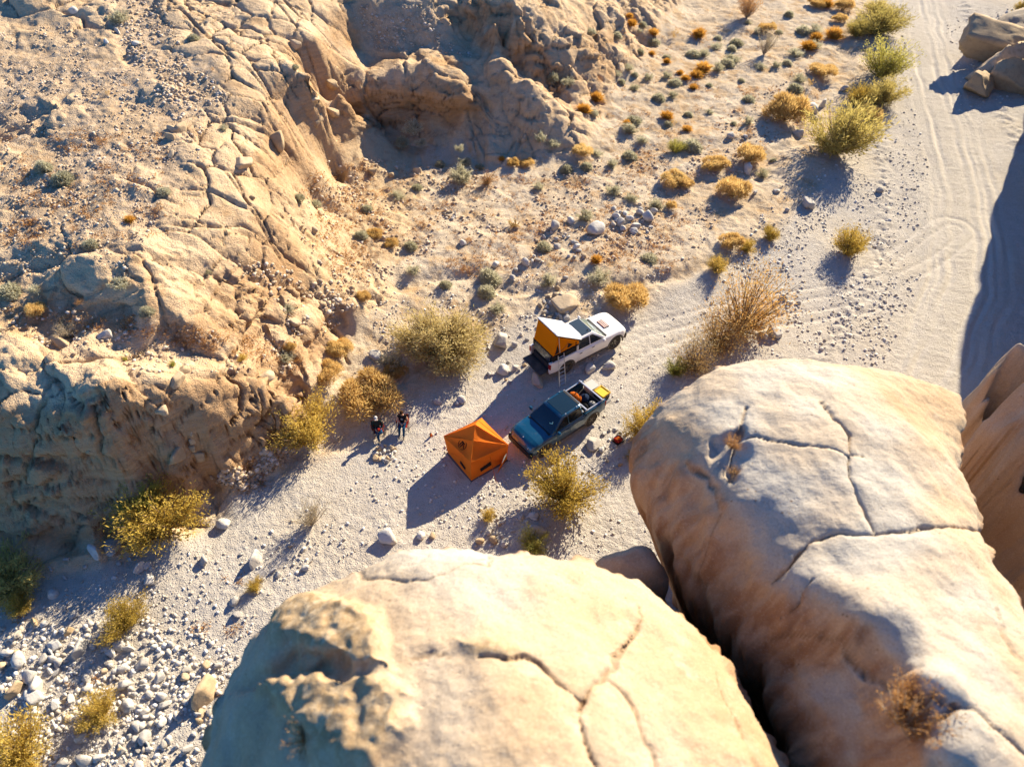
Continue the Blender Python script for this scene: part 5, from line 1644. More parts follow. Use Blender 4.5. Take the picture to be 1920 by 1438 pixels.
    # bed: two side walls with their own arches, floor, bulkhead, open tailgate
    for sgn in (1, -1):
        xs = np.unique(np.round(np.concatenate([np.linspace(xr, c["cab_r"] - .015, 22), ra + arch * np.cos(np.linspace(0, math.pi, 19))]), 4)); sec = []
        for x in xs:
            za = .52 if x > ra else .60
            if abs(x - ra) < arch: za = c["r"] * .98 + math.sqrt(max(0, arch ** 2 - (x - ra) ** 2)) - .02
            za = min(za, rail - .1); k = .06 * max(0, (xr + .35 - x) / .35)
            sec.append([(x, sgn * (w - k - .02), za), (x, sgn * (w - k + .008), za + .03), (x, sgn * (w - k + .012), (za + rail) / 2), (x, sgn * (w - k), rail - .05), (x, sgn * (w - k - .03), rail), (x, sgn * (w - k - .13), rail), (x, sgn * (w - k - .14), max(.74, za - .1)), (x, sgn * (w - k - .13), za)])
        P("bed_side", loft("bed_side", sec, True, True), paint)
        P("tail_light", box("tail_light", xr + .02, sgn * (w - .10), rail - .26, .10, .16, .36, .02), "red_lamp")
    P("bed_floor", box("bed_floor", (xr + c["cab_r"]) / 2, 0, .72, c["cab_r"] - xr - .02, 2 * w - .32, .06, .01), "dark_liner")
    P("bulkhead", box("bulkhead", c["cab_r"] - .05, 0, (.75 + rail) / 2, .06, 2 * w - .30, rail - .80, .01), "dark_liner")
    tg = P("tailgate", box("tailgate", xr - .31, 0, .73, .60, 2 * w - .34, .07, .02), c["tailgate"])
    P("rear_bumper", box("rear_bumper", xr + .02, 0, .55, .16, 2 * w - .16, .20, .05), c["bumper"])
    fb = ring(xf - .20, xf + .06, w - .06, .42, .16, 5); fb2 = ring(xf - .20, xf + .09, w - .05, .62, .16, 5); fb3 = ring(xf - .20, xf + .05, w - .07, .74, .16, 5)
    P("front_bumper", loft("front_bumper", [fb, fb2, fb3], True, True), c["bumper"])
    for x in (fa, ra):
        for sgn in (1, -1): wheel(root, x, sgn * (w - c["tw"] / 2 + .01), c["r"], c["tw"])
    P("underbody", box("underbody", (xf + xr) / 2, 0, .50, xf - xr - .5, 2 * w - .85, .16, .03), "black_trim")
    return root, P


def white_pickup():
    w = 1.02
    c = dict(w=w, xf=2.93, xr=-2.93, fa=2.0, ra=-1.70, arch=.54, r=.46, tw=.32, belt=1.30, rail=1.38, cab_r=-.98, paint="white_paint", roof=1.98, screen_f=1.22, roof_f=.42, roof_r=-.86, roof_w=.72, pillar=.02, sill=.56, screen="windscreen",
             handle="black_trim", mirror="white_paint", flare=.055, flare_mat="black_trim", tailgate="black_trim", bumper="black_trim", roof_glass=(-.40, .36, .63, "roof_glass"),
             tab=[(-.98, w, 1.28, 1.25, .54), (1.0, w, 1.28, 1.25, .54), (1.3, w, 1.30, 1.24, .52), (2.3, w - .01, 1.25, 1.18, .5), (2.62, w - .04, 1.20, 1.12, .52), (2.82, w - .12, 1.12, 1.03, .55), (2.93, w - .22, .98, .90, .58)])
    root, P = pickup("white_pickup", c)
    tag(root, "white pickup with an opened orange wedge camper on its bed", "pickup")
    P("grille", box("grille", 2.90, 0, .86, .10, 1.25, .28, .03), "grille_black")
    for s in (1, -1):
        P("headlight", box("headlight", 2.83, s * .74, .90, .16, .26, .20, .04), "lamp_white")
    # hood vent graphic: dark panel carrying a striped flag
    hv = P("hood_graphic", quad("hood_graphic", [(1.58, -.36, 1.340), (1.98, -.36, 1.325), (1.98, .36, 1.325), (1.58, .36, 1.340)], 5, 5, .012, .004), "black_trim")
    for k in range(7):
        P("flag_stripe", box("flag_stripe", 1.615 + k * .055, 0, 1.352 - k * .002, .034, .64, .012, 0), "orange_stripe" if k % 2 == 0 else "white_flag", hv)
    P("wiper", polytube("wiper", [(1.20, .6, 1.335), (1.12, 0, 1.37)], .018), "black_trim"); P("wiper", polytube("wiper", [(1.20, -.05, 1.335), (1.12, -.6, 1.37)], .018), "black_trim")
    P("cowl", box("cowl", 1.28, 0, 1.31, .16, 1.72, .05, .02), "black_trim")
    P("antenna", box("antenna", .15, -.45, 2.03, .10, .05, .07, .02), "black_trim")
    # camper: shell walls, white lid, orange canvas
    x0, x1, y, z0, z1, zt, xt = -2.72, -.72, .88, 1.40, 1.76, 3.20, -2.44
    zh = 2.07                                                        # hinge just behind the cab roof
    sh = []
    for s in (1, -1):
        sh.append(box("w", (x0 - 1.02) / 2, s * (y + .05), (z0 + z1) / 2, -1.02 - x0, .03, z1 - z0, .006))
    sh += [box("w", -1.06, 0, (z0 + zh) / 2, .03, 2 * y + .08, zh - z0, .006), box("w", (x0 + x1) / 2, 0, z1 + .02, x1 - x0, 2 * y + .14, .05, .01), box("w", x0 + .03, y - .02, (z0 + z1) / 2, .06, .16, z1 - z0, .006), box("w", x0 + .03, -y + .02, (z0 + z1) / 2, .06, .16, z1 - z0, .006)]
    P("camper_shell", merge("camper_shell", sh), "canvas_black")
    ang = math.atan2(zt - zh, x1 - xt); L = math.hypot(x1 - xt, zt - zh)
    me = box("camper_roof", 0, 0, 0, L + .12, 2 * y + .08, .07, .025); me.transform(Matrix.Rotation(ang, 4, 'Y')); me.transform(Matrix.Translation(((xt + x1) / 2, 0, (zh + zt) / 2)))
    roof = P("camper_roof", me, "roof_white")
    me = box("roof_edge", 0, 0, 0, L + .10, 2 * y + .06, .06, .01); me.transform(Matrix.Rotation(ang, 4, 'Y')); me.transform(Matrix.Translation(((xt + x1) / 2, 0, (zh + zt) / 2 - .06)))
    P("roof_edge", me, "canvas_black", roof)
    zr = zt - .10
    can = P("camper_canvas", quad("camper_canvas", [(x0 + .02, y, z1 + .04), (x0 + .02, -y, z1 + .04), (xt, -y - .01, zr), (xt, y + .01, zr)], 10, 8, .01, -.07), "camper_orange")
    for s in (1, -1):
        pts = [(x0 + .03, s * (y + .01), z1 + .045), (x1 - .10, s * (y + .01), z1 + .045), (x1 - .12, s * (y + .01), zh - .04), (xt + .02, s * (y + .01), zr)]
        if s > 0: pts = [pts[1], pts[0], pts[3], pts[2]]
        P("camper_canvas", quad("side_canvas", pts, 10, 8, .01, -.02), "camper_orange")
        f = lambda a, b: (x0 + .03 + a * (x1 - x0 - .15) + b * (xt - x0) * (1 - a), s * (y + .024), z1 + .05 + b * (zr - z1 - .05))
        for tri in ([f(.06, .05), f(.20, .05), f(.20, .12), f(.075, .55)], [f(.54, .10), f(.60, .08), f(.74, .16), f(.55, .34)]):
            if s > 0: tri = [tri[1], tri[0], tri[3], tri[2]]
            P("mesh_window", quad("mesh_window", tri, 3, 3, .012), "canvas_black", can)
        P("roof_strut", polytube("roof_strut", [(x0 + .50, s * (y + .03), z1 + .06), (xt + .06, s * (y + .04), zr - .02)], .018), "silver", can)
        arcp = [f(.22 + .30 * math.sin(t), .10 + .62 * (1 - math.cos(t)) * .55) for t in np.linspace(0, 1.5, 9)]
        P("door_zip", polytube("door_zip", arcp, .013), "orange_stripe", can)
    P("rear_hatch", quad("rear_hatch", [(x0 - .10, .74, z0 - .10), (x0 - .10, -.74, z0 - .10), (x0 + .0, -.74, z1 - .04), (x0 + .0, .74, z1 - .04)], 4, 4, .02), "blue_screen")
    P("storage_drawer", box("storage_drawer", -2.35, 0, .93, .95, 1.5, .32, .02), "dark_liner")
    # stand it on its wheels
    a = spot(1146, 657); b = spot(1066.5, 699)
    d = a[:2] - b[:2]; yaw = math.atan2(d[1], d[0]); n = np.array([math.sin(yaw), -math.cos(yaw)])     # camera side is the right-hand side
    m = (a + b) / 2; ctr = m[:2] - n * w
    off = (c["fa"] + c["ra"]) / 2
    pos = ctr - np.array([math.cos(yaw), math.sin(yaw)]) * off
    root.location = (pos[0], pos[1], float(ground_z(ctr[0], ctr[1])) - .01); root.rotation_euler = (0, 0, yaw); root.scale = (1.02, 1.05, 1.07)
    return root, c, yaw


def blue_pickup():
    w = .99
    c = dict(w=w, xf=2.72, xr=-2.62, fa=1.84, ra=-1.61, arch=.50, r=.43, tw=.30, belt=1.24, rail=1.30, cab_r=-1.02, paint="blue_paint", roof=1.88, screen_f=1.32, roof_f=.50, roof_r=-.90, roof_w=.70, pillar=.08, sill=.54, screen="blue_screen",
             handle="blue_paint", mirror="blue_paint", flare=.035, flare_mat="black_trim", tailgate="grey_liner", bumper="grille_black", roof_glass=(-.80, .34, .60, "roof_glass_dark"),
             tab=[(-1.02, w, 1.22, 1.19, .50), (1.0, w, 1.22, 1.19, .50), (1.4, w, 1.24, 1.17, .50), (2.2, w - .01, 1.19, 1.10, .48), (2.48, w - .05, 1.13, 1.03, .50), (2.62, w - .13, 1.05, .95, .52), (2.72, w - .26, .92, .84, .55)])
    root, P = pickup("blue_pickup", c)
    tag(root, "dark blue pickup with silver crossbars and an open tailgate, parked by the tent", "pickup")
    P("light_bar", box("light_bar", 2.685, 0, .90, .06, 1.30, .035, .01), "lamp_white")
    for s in (1, -1):
        P("headlight", box("headlight", 2.66, s * .60, .88, .10, .13, .24, .045), "lamp_white")
        P("side_lamp", box("side_lamp", 2.52, s * .80, .91, .30, .05, .035, .01, (0, 0, -s * .75)), "lamp_white")
        P("bed_rail", box("bed_rail", -1.84, s * .86, 1.335, 1.40, .06, .06, .015), "silver")
        for x in (-.62, .16):
            P("roof_mount", box("roof_mount", x, s * .665, 1.90, .07, .05, .035, .01), "silver")
    badge = P("hood_badge", box("hood_badge", 2.47, 0, 1.165, .07, .05, .02, .008), "silver")
    st = P("screen_sticker", box("screen_sticker", .93, .52, 1.595, .13, .05, .012, 0, (0, .64, .5)), "mint_sticker")
    P("screen_sticker", box("screen_sticker", .99, .46, 1.555, .05, .16, .012, 0, (0, .64, .5)), "mint_sticker")
    for x, s in ((-1.18, 0), (-2.34, 0)):
        P("crossbar", box("crossbar", x, 0, 1.47, .10, 1.80, .06, .02), "silver")
        for q in (1, -1): P("crossbar_foot", box("crossbar_foot", x, q * .86, 1.40, .16, .08, .12, .02), "silver")
    P("cowl", box("cowl", 1.36, 0, 1.25, .14, 1.66, .05, .02), "grille_black")
    P("roof_spoiler", box("roof_spoiler", -.86, 0, 1.875, .16, 1.20, .05, .02), "grille_black")
    P("bed_trim", box("bed_trim", -1.04, 0, 1.31, .10, 1.60, .03, .01), "silver")
    a = spot(1020, 856); b = spot(1107.5, 797)
    d = a[:2] - b[:2]; yaw = math.atan2(d[1], d[0]); n = np.array([-math.sin(yaw), math.cos(yaw)])
    if n[1] > 0: n = -n
    m = (a + b) / 2; ctr = m[:2] - n * w
    off = (c["fa"] + c["ra"]) / 2
    pos = ctr - np.array([math.cos(yaw), math.sin(yaw)]) * off
    z = float(ground_z(ctr[0], ctr[1])) - .01
    root.location = (pos[0], pos[1], z); root.rotation_euler = (0, 0, yaw); root.scale = (1.02, 1.05, 1.07)
    M = Matrix.Translation((pos[0], pos[1], z)) @ Matrix.Rotation(yaw, 4, 'Z') @ Matrix.Diagonal((1.02, 1.05, 1.07, 1))
    return M, yaw
# ------------------------------------------------------------------ camp gear
def put(name, me, mat, M, label=None, cat=None):
    o = obj(name, me, MAT[mat]); o.matrix_world = M
    if label: tag(o, label, cat)
    return o


def bag(name, sx, sy, sz, seed, mat, M, label, cat="bag"):
    V, F = ico(3); n = V * np.array([sx, sy, sz]) * .5
    n *= (1 + .16 * fbm3(V * 1.6 + seed, 3, seed))[:, None]
    n[:, 2] = np.maximum(n[:, 2], -sz * .38) + sz * .38
    o = put(name, mesh_np(name, n, F), mat, M, label, cat)
    strap = polytube("strap", [(-.18 * sx, 0, sz * .80), (-.10 * sx, 0, sz * .96), (.10 * sx, 0, sz * .96), (.18 * sx, 0, sz * .80)], .016)
    obj("strap", strap, MAT["cloth_black"], o)
    return o


def tote(M, lid_mat, box_mat, label, cat, sx=.62, sy=.78, h=.36):
    r = empty("storage_tote"); r.matrix_world = M
    tag(r, label, cat)
    obj("tub", box("tub", 0, 0, h * .45, sx * .92, sy * .92, h * .9, .03), MAT[box_mat], r)
    lid = obj("lid", box("lid", 0, 0, h * .93, sx, sy, .07, .025), MAT[lid_mat], r)
    rim = merge("lid_rim", [box("r", 0, s * (sy / 2 - .05), h + .02, sx - .02, .06, .04, .012) for s in (1, -1)] + [box("r", s * (sx / 2 - .05), 0, h + .02, .06, sy - .02, .04, .012) for s in (1, -1)])
    obj("lid_rim", rim, MAT[lid_mat], lid)
    for s in (1, -1): obj("latch", box("latch", 0, s * (sy / 2 + .01), h * .86, .12, .03, .10, .008), MAT["black_plastic"], lid)
    return r


def truck_load(M):
    T = lambda x, y, z, rz=0: M @ Matrix.Translation((x, y, z)) @ Matrix.Rotation(rz, 4, 'Z')
    tote(T(-2.96, .30, .768, .05), "yellow_plastic", "black_plastic", "black storage tote with a bright yellow lid on the lowered tailgate", "tote", .66, .74, .42)
    o = put("cooler", box("cooler", 0, 0, .17, .62, .62, .34, .04), "beige_plastic", T(-2.90, -.44, .768, -.05), "flat beige box beside the yellow lidded tote on the tailgate", "box")
    obj("lid", box("lid", 0, 0, .365, .64, .64, .05, .02), MAT["beige_plastic"], o)
    bag("duffel_bag", .50, .85, .60, 3, "bag_orange", T(-1.62, -.42, .76, .2), "rust orange bag standing in the bed of the blue pickup")
    bag("duffel_bag", .55, .55, .46, 5, "cloth_navy", T(-2.02, -.10, .76, 1.0), "dark navy bag in the middle of the blue pickup's bed")
    bag("stuff_sack", .42, .46, .38, 7, "cloth_black", T(-1.60, .34, .76, .4), "black sack in the camera side corner of the blue pickup's bed")
    bag("stuff_sack", .34, .42, .34, 8, "grey_liner", T(-2.10, .45, .76, .4), "grey sack behind the navy bag in the blue pickup's bed")


def ladder(truck, c):
    """aluminium ladder leaning from the camper floor to the ground"""
    a = spot(1056, 718); b = spot(1064, 712)
    top = [np.array(truck.matrix_world @ Vector((-2.42 + k * .42, -1.00, 1.80))) for k in (0, 1)]
    foot = [np.array(truck.matrix_world @ Vector((-2.62 + k * .44, -1.55, 0))) for k in (0, 1)]
    for f in foot: f[2] = float(ground_z(f[0], f[1]))
    r = empty("ladder", tuple((foot[0] + foot[1]) / 2)); org = (foot[0] + foot[1]) / 2
    tag(r, "silver ladder leaning against the side of the white pickup's camper", "ladder")
    for t, f in zip(top, foot):
        obj("rail", polytube("rail", [f - org, t - org], .028, 6), MAT["silver"], r)
    for k in range(8):
        q = (k + .6) / 8.2
        obj("rung", polytube("rung", [foot[0] * (1 - q) + top[0] * q - org, foot[1] * (1 - q) + top[1] * q - org], .020, 6), MAT["silver"], r)


def dome_tent():
    """orange hub tent: square plan, pyramid of crossing poles, walls pulled in and out"""
    BL, BF, BR = spot(838, 850), spot(880, 904), spot(952, 864)
    ctr = (BL + BR) / 2; z0 = min(BL[2], BF[2], BR[2])
    ax = BR[:2] - BL[:2]; half = np.linalg.norm(ax) / 2 * .97
    yaw = math.atan2(ax[1], ax[0])                                  # local +x = right-hand corner, -y = the corner towards the camera
    root = empty("dome_tent", (ctr[0], ctr[1], ctr[2]), yaw)
    tag(root, "bright orange pop-up dome tent with a round logo, pitched on the wash", "tent")
    h = half; EZ = 1.42; A = np.array([0, 0, 2.75])
    B = [np.array([h, 0, 0.]), np.array([0, h, 0.]), np.array([-h, 0, 0.]), np.array([0, -h, 0.])]          # right, back, left, front
    E = [np.array([h * 1.06, 0, EZ]), np.array([0, h * .98, EZ]), np.array([-h * 1.08, 0, EZ + .05]), np.array([0, -h * .90, EZ + .05])]
    K = [None, A * 0 + np.array([0, h * .42, 2.28]), None, np.array([0, -h * .40, 2.26])]                   # kink where the long arch crosses
    mo, mg = MAT["tent_orange"], MAT["skirt_grey"]

    def tri(name, a, b, c_, n=10, sag=0.0, mat=mo, par=root):
        a, b, c_ = map(np.array, (a, b, c_)); nr = np.cross(b - a, c_ - a); nr = nr / (np.linalg.norm(nr) + 1e-9)
        V = []; idx = {}
        for i in range(n + 1):
            for j in range(n + 1 - i):
                u, v = i / n, j / n; w_ = 1 - u - v
                idx[i, j] = len(V); V.append(a * w_ + b * u + c_ * v + nr * sag * 27 * u * v * max(w_, 0) + nr * sag * .0)
        F = []
        for i in range(n):
            for j in range(n - i):
                F.append((idx[i, j], idx[i + 1, j], idx[i, j + 1]))
                if j < n - i - 1: F.append((idx[i + 1, j], idx[i + 1, j + 1], idx[i, j + 1]))
        V = np.array(V); m = len(V)
        Fb = [(p[0] + m, p[2] + m, p[1] + m) for p in F]
        V2 = np.concatenate([V, V - nr * .004])
        me = mesh_np(name, V2, np.array(F + Fb)); me.materials.append(mat)
        return obj(name, me, None, par)
    for s, kk in ((3, 3), (1, 1)):
        k = K[kk]; e = E[s]
        for side in (2, 0):
            o = E[side]
            f = (lambda *p: p) if (side == 0) == (s == 3) else (lambda a, b, c_: (a, c_, b))
            tri("roof_panel", *f(A, k, o), sag=-.05)
            tri("wall_panel", *f(k, e, o), sag=-.16)
    for i in range(4):
        j = (i + 1) % 4
        b0, b1, e0, e1 = B[i], B[j], E[i], E[j]
        mid = (b0 + b1) / 2 * .80; mid[2] = .72
        p0, p1 = b0 * 1.0, b1 * 1.0
        p0 = p0 + np.array([0, 0, .10]); p1 = p1 + np.array([0, 0, .10])
        tri("wall_panel", e0, p0, mid, sag=.02); tri("wall_panel", p0, p1, mid, sag=.02); tri("wall_panel", p1, e1, mid, sag=.02); tri("wall_panel", e1, e0, mid, sag=.02)
        q = [b0 * 1.06, b1 * 1.06, p1 * 1.005, p0 * 1.005]; q[0] = q[0].copy(); q[0][2] = .015; q[1] = q[1].copy(); q[1][2] = .015
        me = quad("ground_skirt", q, 6, 2, .006); me.materials.append(mg); obj("ground_skirt", me, None, root)
    pts = lambda a, b: [a + (b - a) * t for t in np.linspace(0, 1, 6)]
    for a, b in ((A, K[3]), (K[3], E[3]), (A, K[1]), (K[1], E[1]), (E[2], K[3]), (K[3], E[0]), (A, E[2]), (A, E[0]), (E[2], K[1]), (K[1], E[0])):
        obj("pole_sleeve", polytube("pole_sleeve", pts(a, b), .022, 6), mo, root)
    for i in range(4):
        obj("stake", polytube("stake", [B[i] * 1.08 + np.array([0, 0, -.05]), B[i] * 1.11 + np.array([0, 0, .09])], .03, 6), MAT["black_trim"], root)
    # windows low on the two camera side walls, and the open door flap on the right
    def on_wall(i, j, u, v):
        p0, p1 = B[i], B[j]; mid = (p0 + p1) / 2 * .80; mid[2] = .72
        base = p0 * (1 - u) + p1 * u
        base = base + np.array([0, 0, .10])
        apex_u = 1 - abs(u - .5) * 2
        return base, mid
    for i, j, u0, u1, v0, v1 in ((3, 2, .28, .50, .42, .66), (3, 0, .28, .58, .45, .82)):
        p0 = B[i] + np.array([0, 0, .1]); p1 = B[j] + np.array([0, 0, .1]); mid = (B[i] + B[j]) / 2 * .80; mid[2] = .72
        out = (B[i] + B[j]); out = out / np.linalg.norm(out)
        g = lambda u, v: p0 * (1 - u) + p1 * u + (mid - (p0 + p1) / 2) * v * (1 - abs(u - .5) * 1.0) + out * .05
        q = [g(u0, v0), g(u1, v0), g(u1, v1), g(u0, v1)]
        if np.dot(np.cross(q[1] - q[0], q[3] - q[0]), out) < 0: q = [q[1], q[0], q[3], q[2]]
        me = quad("window", q, 3, 2, .012); me.materials.append(MAT["canvas_black"]); obj("window", me, None, root)
    d0 = B[0] * .98 + np.array([0, 0, .12]); d1 = B[0] * .60 + B[3] * .40 + np.array([.30, -.30, .06]); d2 = B[0] * .97 + np.array([.02, -.02, 1.05])
    fl = tri("door_flap", d1, d0, d2, sag=.05)
    wq = [d1 * .55 + d2 * .45 + np.array([.04, -.05, 0]), d0 * .5 + d2 * .5 + np.array([.04, -.05, -.05]), d0 * .30 + d2 * .70 + np.array([.04, -.05, 0]), d1 * .33 + d2 * .67 + np.array([.04, -.05, .02])]
    me = quad("flap_window", wq, 2, 2, .01); me.materials.append(MAT["beige_plastic"]); obj("flap_window", me, None, fl)
    # round logo on the left front panel: ring with a striding figure
    a, b, c_ = K[3], E[3], E[2]
    o = a * .36 + b * .26 + c_ * .38; ux = (a * .5 + b * .5 - c_); ux /= np.linalg.norm(ux); nr = np.cross(a - c_, b - c_); nr /= np.linalg.norm(nr)
    if nr[1] > 0: nr = -nr
    uy = np.cross(nr, ux); uy = uy if uy[2] > 0 else -uy
    o = o - nr * .10
    L = lambda x, y: o + ux * x + uy * y
    def find_out():
        return o
    ringp = [L(.27 * math.cos(t), .27 * math.sin(t)) for t in np.linspace(0, 2 * math.pi, 25)]
    lg = obj("logo", polytube("logo", ringp, .016, 5), MAT["logo_ink"], root)
    for seg in ([(0, .17), (.02, .02)], [(.02, .02), (-.10, -.17)], [(.02, .02), (.10, -.05)], [(.10, -.05), (.14, -.18)], [(-.12, .04), (0, .12)], [(0, .12), (.14, .06)], [(-.17, -.10), (-.02, .20)]):
        obj("logo_stroke", polytube("logo_stroke", [L(*q) for q in seg], .026, 5), MAT["logo_ink"], lg)
    # guy line
    gz = spot(931, 906); st = np.array([*(Matrix.Rotation(-yaw, 3, 'Z') @ Vector(gz - ctr))])
    g = obj("guy_line", polytube("guy_line", [E[0] * .5 + E[3] * .5 + np.array([0, 0, -.25]), st], .012, 5), MAT["bag_orange"], root)
    gz2 = spot(975, 835)
    return root


# ------------------------------------------------------------------ people and chairs
def skin_mesh(name, verts, edges, radii, levels=2, root_i=0):
    me = bpy.data.meshes.new(name); me.from_pydata([tuple(v) for v in verts], edges, []); me.update()
    o = bpy.data.objects.new(name, me); COL.objects.link(o)
    m = o.modifiers.new("skin", 'SKIN'); m.use_smooth_shade = True
    for i, r in enumerate(radii):
        sv = me.skin_vertices[0].data[i]; sv.radius = (r, r) if not isinstance(r, tuple) else r; sv.use_root = (i == root_i)
    s = o.modifiers.new("sub", 'SUBSURF'); s.levels = levels; s.render_levels = levels
    dg = bpy.context.evaluated_depsgraph_get(); dg.update()
    out = bpy.data.meshes.new_from_object(o.evaluated_get(dg))
    bpy.data.objects.remove(o); bpy.data.meshes.remove(me)
    out.name = name
    return out


def person(loc, yaw, pose, label, top_mat, head):
    """seated figure; local +x is the way the person faces"""
    V = []; E = []; R = []
    def add(p, r, par=None):
        V.append(np.array(p, float)); R.append(r)
        if par is not None: E.append((par, len(V) - 1))
        return len(V) - 1
    pel = add((0, 0, .50), .135); sp = add((-.07, 0, .68), .130, pel); ch = add((-.12, 0, .90), .150, sp); nk0 = add((-.13, 0, 1.06), .075, ch); nk = add((-.115, 0, 1.12), .056, nk0)
    hd = add((-.085, 0, 1.20), .085, nk); hd2 = add((-.085, 0, 1.29), .088, hd); hd3 = add((-.09, 0, 1.35), .055, hd2)
    legs = {}
    for s, (kn, an, to) in ((1, pose["lleg"]), (-1, pose["rleg"])):
        hp = add((.03, s * .10, .50), .105, pel); k = add(kn, .070, hp); cf = add(np.array(kn) * .65 + np.array(an) * .35, .062, k); a = add(an, .042, cf); t = add(to, .040, a)
        legs[s] = (hp, k, cf, a, t)
    arms = {}
    for s, (el, wr) in ((1, pose["larm"]), (-1, pose["rarm"])):
        sh = add((-.12, s * .19, 1.00), .068, ch); e = add(el, .046, sh); w_ = add(wr, .030, e)
        d = np.array(wr) - np.array(el); d /= np.linalg.norm(d); side = np.cross(d, [0, 0, 1.0]); side /= np.linalg.norm(side) + 1e-9
        pm = add(np.array(wr) + d * .055, .030, w_)
        for q, ln in ((-.030, .075), (-.010, .088), (.010, .082), (.028, .064)):
            f1 = add(np.array(wr) + d * .095 + side * q, .0095, pm); f2 = add(np.array(wr) + d * (.095 + ln * .55) + side * q * 1.1 + np.array([0, 0, -.012]), .0085, f1); add(np.array(wr) + d * (.09 + ln) + side * q * 1.1 + np.array([0, 0, -.04]), .007, f2)
        t1 = add(np.array(wr) + d * .045 - side * s * .040, .011, pm); add(np.array(wr) + d * .085 - side * s * .055, .009, t1)
        arms[s] = (sh, e, w_)
    root = empty("person", loc, yaw)
    tag(root, label, "person")
    body = obj("body", skin_mesh("body", V, E, R), MAT["skin"], root)
    # clothes: the same bones, a little thicker
    def garment(name, chains, grow, mat, ends=()):
        idx = {}; vv = []; ee = []; rr = []
        for chn in chains:
            prev = None
            for i in chn:
                if isinstance(i, tuple): p, r = i; key = tuple(p)
                else: p, r, key = V[i], R[i] + grow, i
                if key not in idx: idx[key] = len(vv); vv.append(p); rr.append(r)
                if prev is not None and (prev, idx[key]) not in ee: ee.append((prev, idx[key]))
                prev = idx[key]
        return obj(name, skin_mesh(name, vv, ee, rr), MAT[mat], root)
    cuts = []
    for s in (1, -1):
        sh, e, w_ = arms[s]
        endp = (V[e] * .5 + V[sh] * .5, .062) if pose["short"] else (V[w_] * .9 + V[e] * .1, .042)
        cuts.append([2, sh] + ([] if pose["short"] else [e]) + [endp])
    garment("shirt" if pose["short"] else "jacket", [[0, 1, 2, 3]] + cuts, .018, top_mat)
    garment("jeans", [[0, legs[s][0], legs[s][1], legs[s][2], legs[s][3]] for s in (1, -1)], .014, "jeans")
    for s in (1, -1):
        a, t = V[legs[s][3]], V[legs[s][4]]
        d = (t - a); d = d / np.linalg.norm(d)
        me = skin_mesh("shoe", [a - d * .03, a * .5 + t * .5, t + d * .07], [(0, 1), (1, 2)], [.052, .052, .040]); obj("shoe", me, MAT["shoe"], root)
    # head: face, hair or cap
    hx, hz = -.085, 1.285
    for s in (1, -1):
        obj("eye", box("eye", hx + .078, s * .032, hz - .005, .012, .022, .012, .004), MAT["black_trim"], body)
        obj("ear", box("ear", hx - .005, s * .088, hz - .01, .035, .018, .055, .008), MAT["skin"], body)
    obj("nose", box("nose", hx + .092, 0, hz - .028, .030, .026, .040, .010), MAT["skin"], body)
    obj("mouth", box("mouth", hx + .080, 0, hz - .062, .010, .045, .010, .003), MAT["cloth_red"], body)
    Vi, Fi = ico(3)
    cap = Vi[:, :] * np.array([.108, .100, .095]); cap[:, 2] = np.maximum(cap[:, 2], -.005)
    hair = Vi * np.array([.104, .100, .105]); hair[:, 0] = np.minimum(hair[:, 0], .055)
    obj("hair", mesh_np("hair", hair + np.array([hx - .02, 0, hz + .012]), Fi), MAT["hair_brown"], root)
    cp = obj("cap", mesh_np("cap", cap + np.array([hx - .005, 0, hz + .035]), Fi), MAT[head], root)
    obj("brim", box("brim", hx + .13, 0, hz + .035, .10, .15, .012, .005, (0, .15, 0)), MAT[head], cp)
    if pose["short"]:
        ringp = [(-.12 + .172, .055 * math.cos(t), .89 + .055 * math.sin(t)) for t in np.linspace(0, 2 * math.pi, 17)]
        obj("shirt_print", polytube("shirt_print", ringp, .008, 4), MAT["logo_light"], root)
    return root


def camp_chair(loc, yaw, label):
    r = empty("camp_chair", loc, yaw)
    tag(r, label, "chair", "camp chairs by the fire ring")
    obj("seat", quad("seat", [(-.26, -.27, .40), (.26, -.27, .44), (.26, .27, .44), (-.26, .27, .40)], 6, 6, .015, -.04), MAT["cloth_red"], r)
    obj("backrest", quad("backrest", [(-.26, .27, .42), (-.26, -.27, .42), (-.40, -.29, .84), (-.40, .29, .84)], 6, 6, .015, -.03), MAT["cloth_red_dark"], r)
    for s in (1, -1):
        obj("armrest", box("armrest", -.04, s * .32, .66, .46, .07, .025, .01), MAT["cloth_red_dark"], r)
        for a, b in (((.26, s * .30, 0), (-.26, s * .28, .42)), ((-.30, s * .30, 0), (.24, s * .28, .44)), ((.22, s * .31, .02), (.20, s * .32, .65)), ((-.26, s * .28, .40), (-.42, s * .30, .86))):
            obj("leg" if a[2] < .1 else "post", polytube("leg", [a, b], .013, 6), MAT["black_trim"], r)


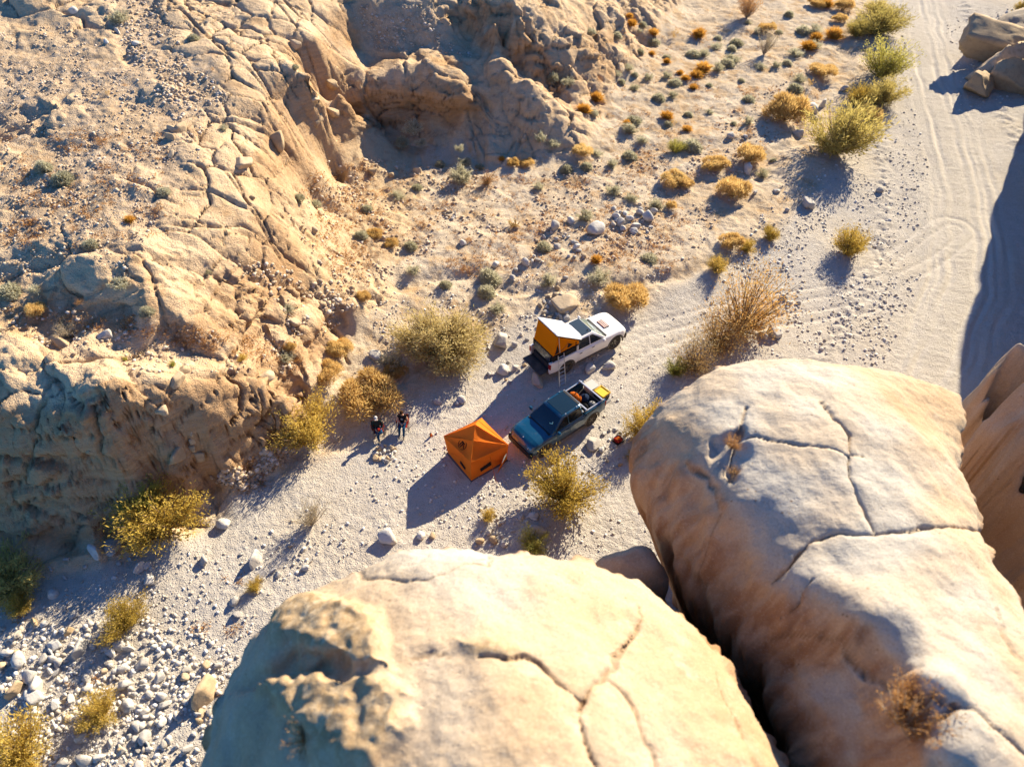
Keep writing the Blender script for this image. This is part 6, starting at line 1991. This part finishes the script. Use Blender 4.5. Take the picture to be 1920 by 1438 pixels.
def campers():
    f = spot(722, 850)
    for k, (px, py) in enumerate(((711, 814), (757, 804))):
        p = spot(px, py); tgt = f if k == 0 else spot(748, 850)
        yaw = math.atan2(tgt[1] - p[1], tgt[0] - p[0])
        p[2] = float(ground_z(p[0], p[1]))
        if k == 0:
            camp_chair(tuple(p), yaw, "red and black folding camp chair under the person in the pale cap")
            pose = dict(short=False, lleg=((.46, .12, .60), (.40, -.10, .56), (.50, -.20, .54)), rleg=((.44, -.12, .50), (.62, -.12, .08), (.76, -.13, .05)), larm=((-.02, .30, .76), (.18, .16, .62)), rarm=((-.02, -.30, .76), (.20, -.14, .66)))
            person(tuple(p), yaw, pose, "person in a pale cap and dark jacket sitting with one leg crossed over", "jacket", "cap_pale")
            o = put("red_pouch", box("red_pouch", 0, 0, 0, .20, .16, .10, .03), "cloth_red", Matrix.Translation(p) @ Matrix.Rotation(yaw, 4, 'Z') @ Matrix.Translation((.26, .02, .70)), "small red pouch on the lap of the person in the pale cap", "pouch")
        else:
            camp_chair(tuple(p), yaw, "red and black folding camp chair under the person in the black t-shirt")
            pose = dict(short=True, lleg=((.44, .12, .52), (.66, .12, .08), (.80, .13, .05)), rleg=((.44, -.12, .52), (.60, -.14, .08), (.74, -.15, .05)), larm=((-.02, .31, .76), (.16, .10, .68)), rarm=((-.02, -.31, .76), (.16, -.10, .68)))
            person(tuple(p), yaw, pose, "person in a black t-shirt with a round print, sitting with both feet forward", "cloth_black", "hair_brown")
            put("mug", lathe("mug", [(.001, 0), (.04, 0), (.042, .09), (.036, .09), (.034, .012), (.001, .012)], 14, 'z'), "silver", Matrix.Translation(p) @ Matrix.Rotation(yaw, 4, 'Z') @ Matrix.Translation((.24, 0, .64)), "small silver mug held by the person in the black t-shirt", "mug")


def loose_gear():
    p = spot(808, 818)
    o = empty("tent_bottle", tuple(p)); tag(o, "small orange bottle standing alone on the sand left of the tent", "bottle")
    obj("bottle", lathe("bottle", [(.001, 0), (.06, 0), (.065, .05), (.065, .20), (.03, .25), (.001, .25)], 14, 'z'), MAT["bag_orange"], o)
    obj("cap", lathe("cap", [(.001, .25), (.032, .25), (.032, .31), (.001, .31)], 12, 'z'), MAT["black_plastic"], o)
    p = spot(1159, 826); M = Matrix.Translation(p + np.array([0, 0, .03])) @ Matrix.Rotation(.65, 4, 'Z')
    g = empty("camp_stove", tuple(p), .65); tag(g, "red camp stove case with a silver pot, by the cracked grey boulder", "camp stove")
    obj("tray", box("tray", 0, 0, .05, .62, .52, .09, .03), MAT["black_plastic"], g)
    obj("case", box("case", -.04, -.02, .17, .44, .38, .16, .04), MAT["cloth_red"], g)
    obj("control_panel", box("control_panel", -.04, -.02, .256, .24, .18, .012, .004), MAT["bag_orange"], g)
    obj("pot", lathe("pot", [(.001, .10), (.11, .10), (.125, .30), (.115, .30), (.10, .12), (.001, .12)], 18, 'z'), MAT["silver"], g).location = (.24, .16, 0)
    obj("knob", lathe("knob", [(.001, .05), (.025, .05), (.025, .09), (.001, .09)], 10, 'z'), MAT["silver"], g).location = (-.05, -.29, 0)
build_ground()
_truck, _tc, _ = white_pickup()
bpy.context.view_layer.update()
ladder(_truck, _tc)
_M, _ = blue_pickup()
truck_load(_M)
dome_tent()
campers()
loose_gear()
plant_all()
litter()
all_stones()
slab_pile()
gravel()
settle_labels()
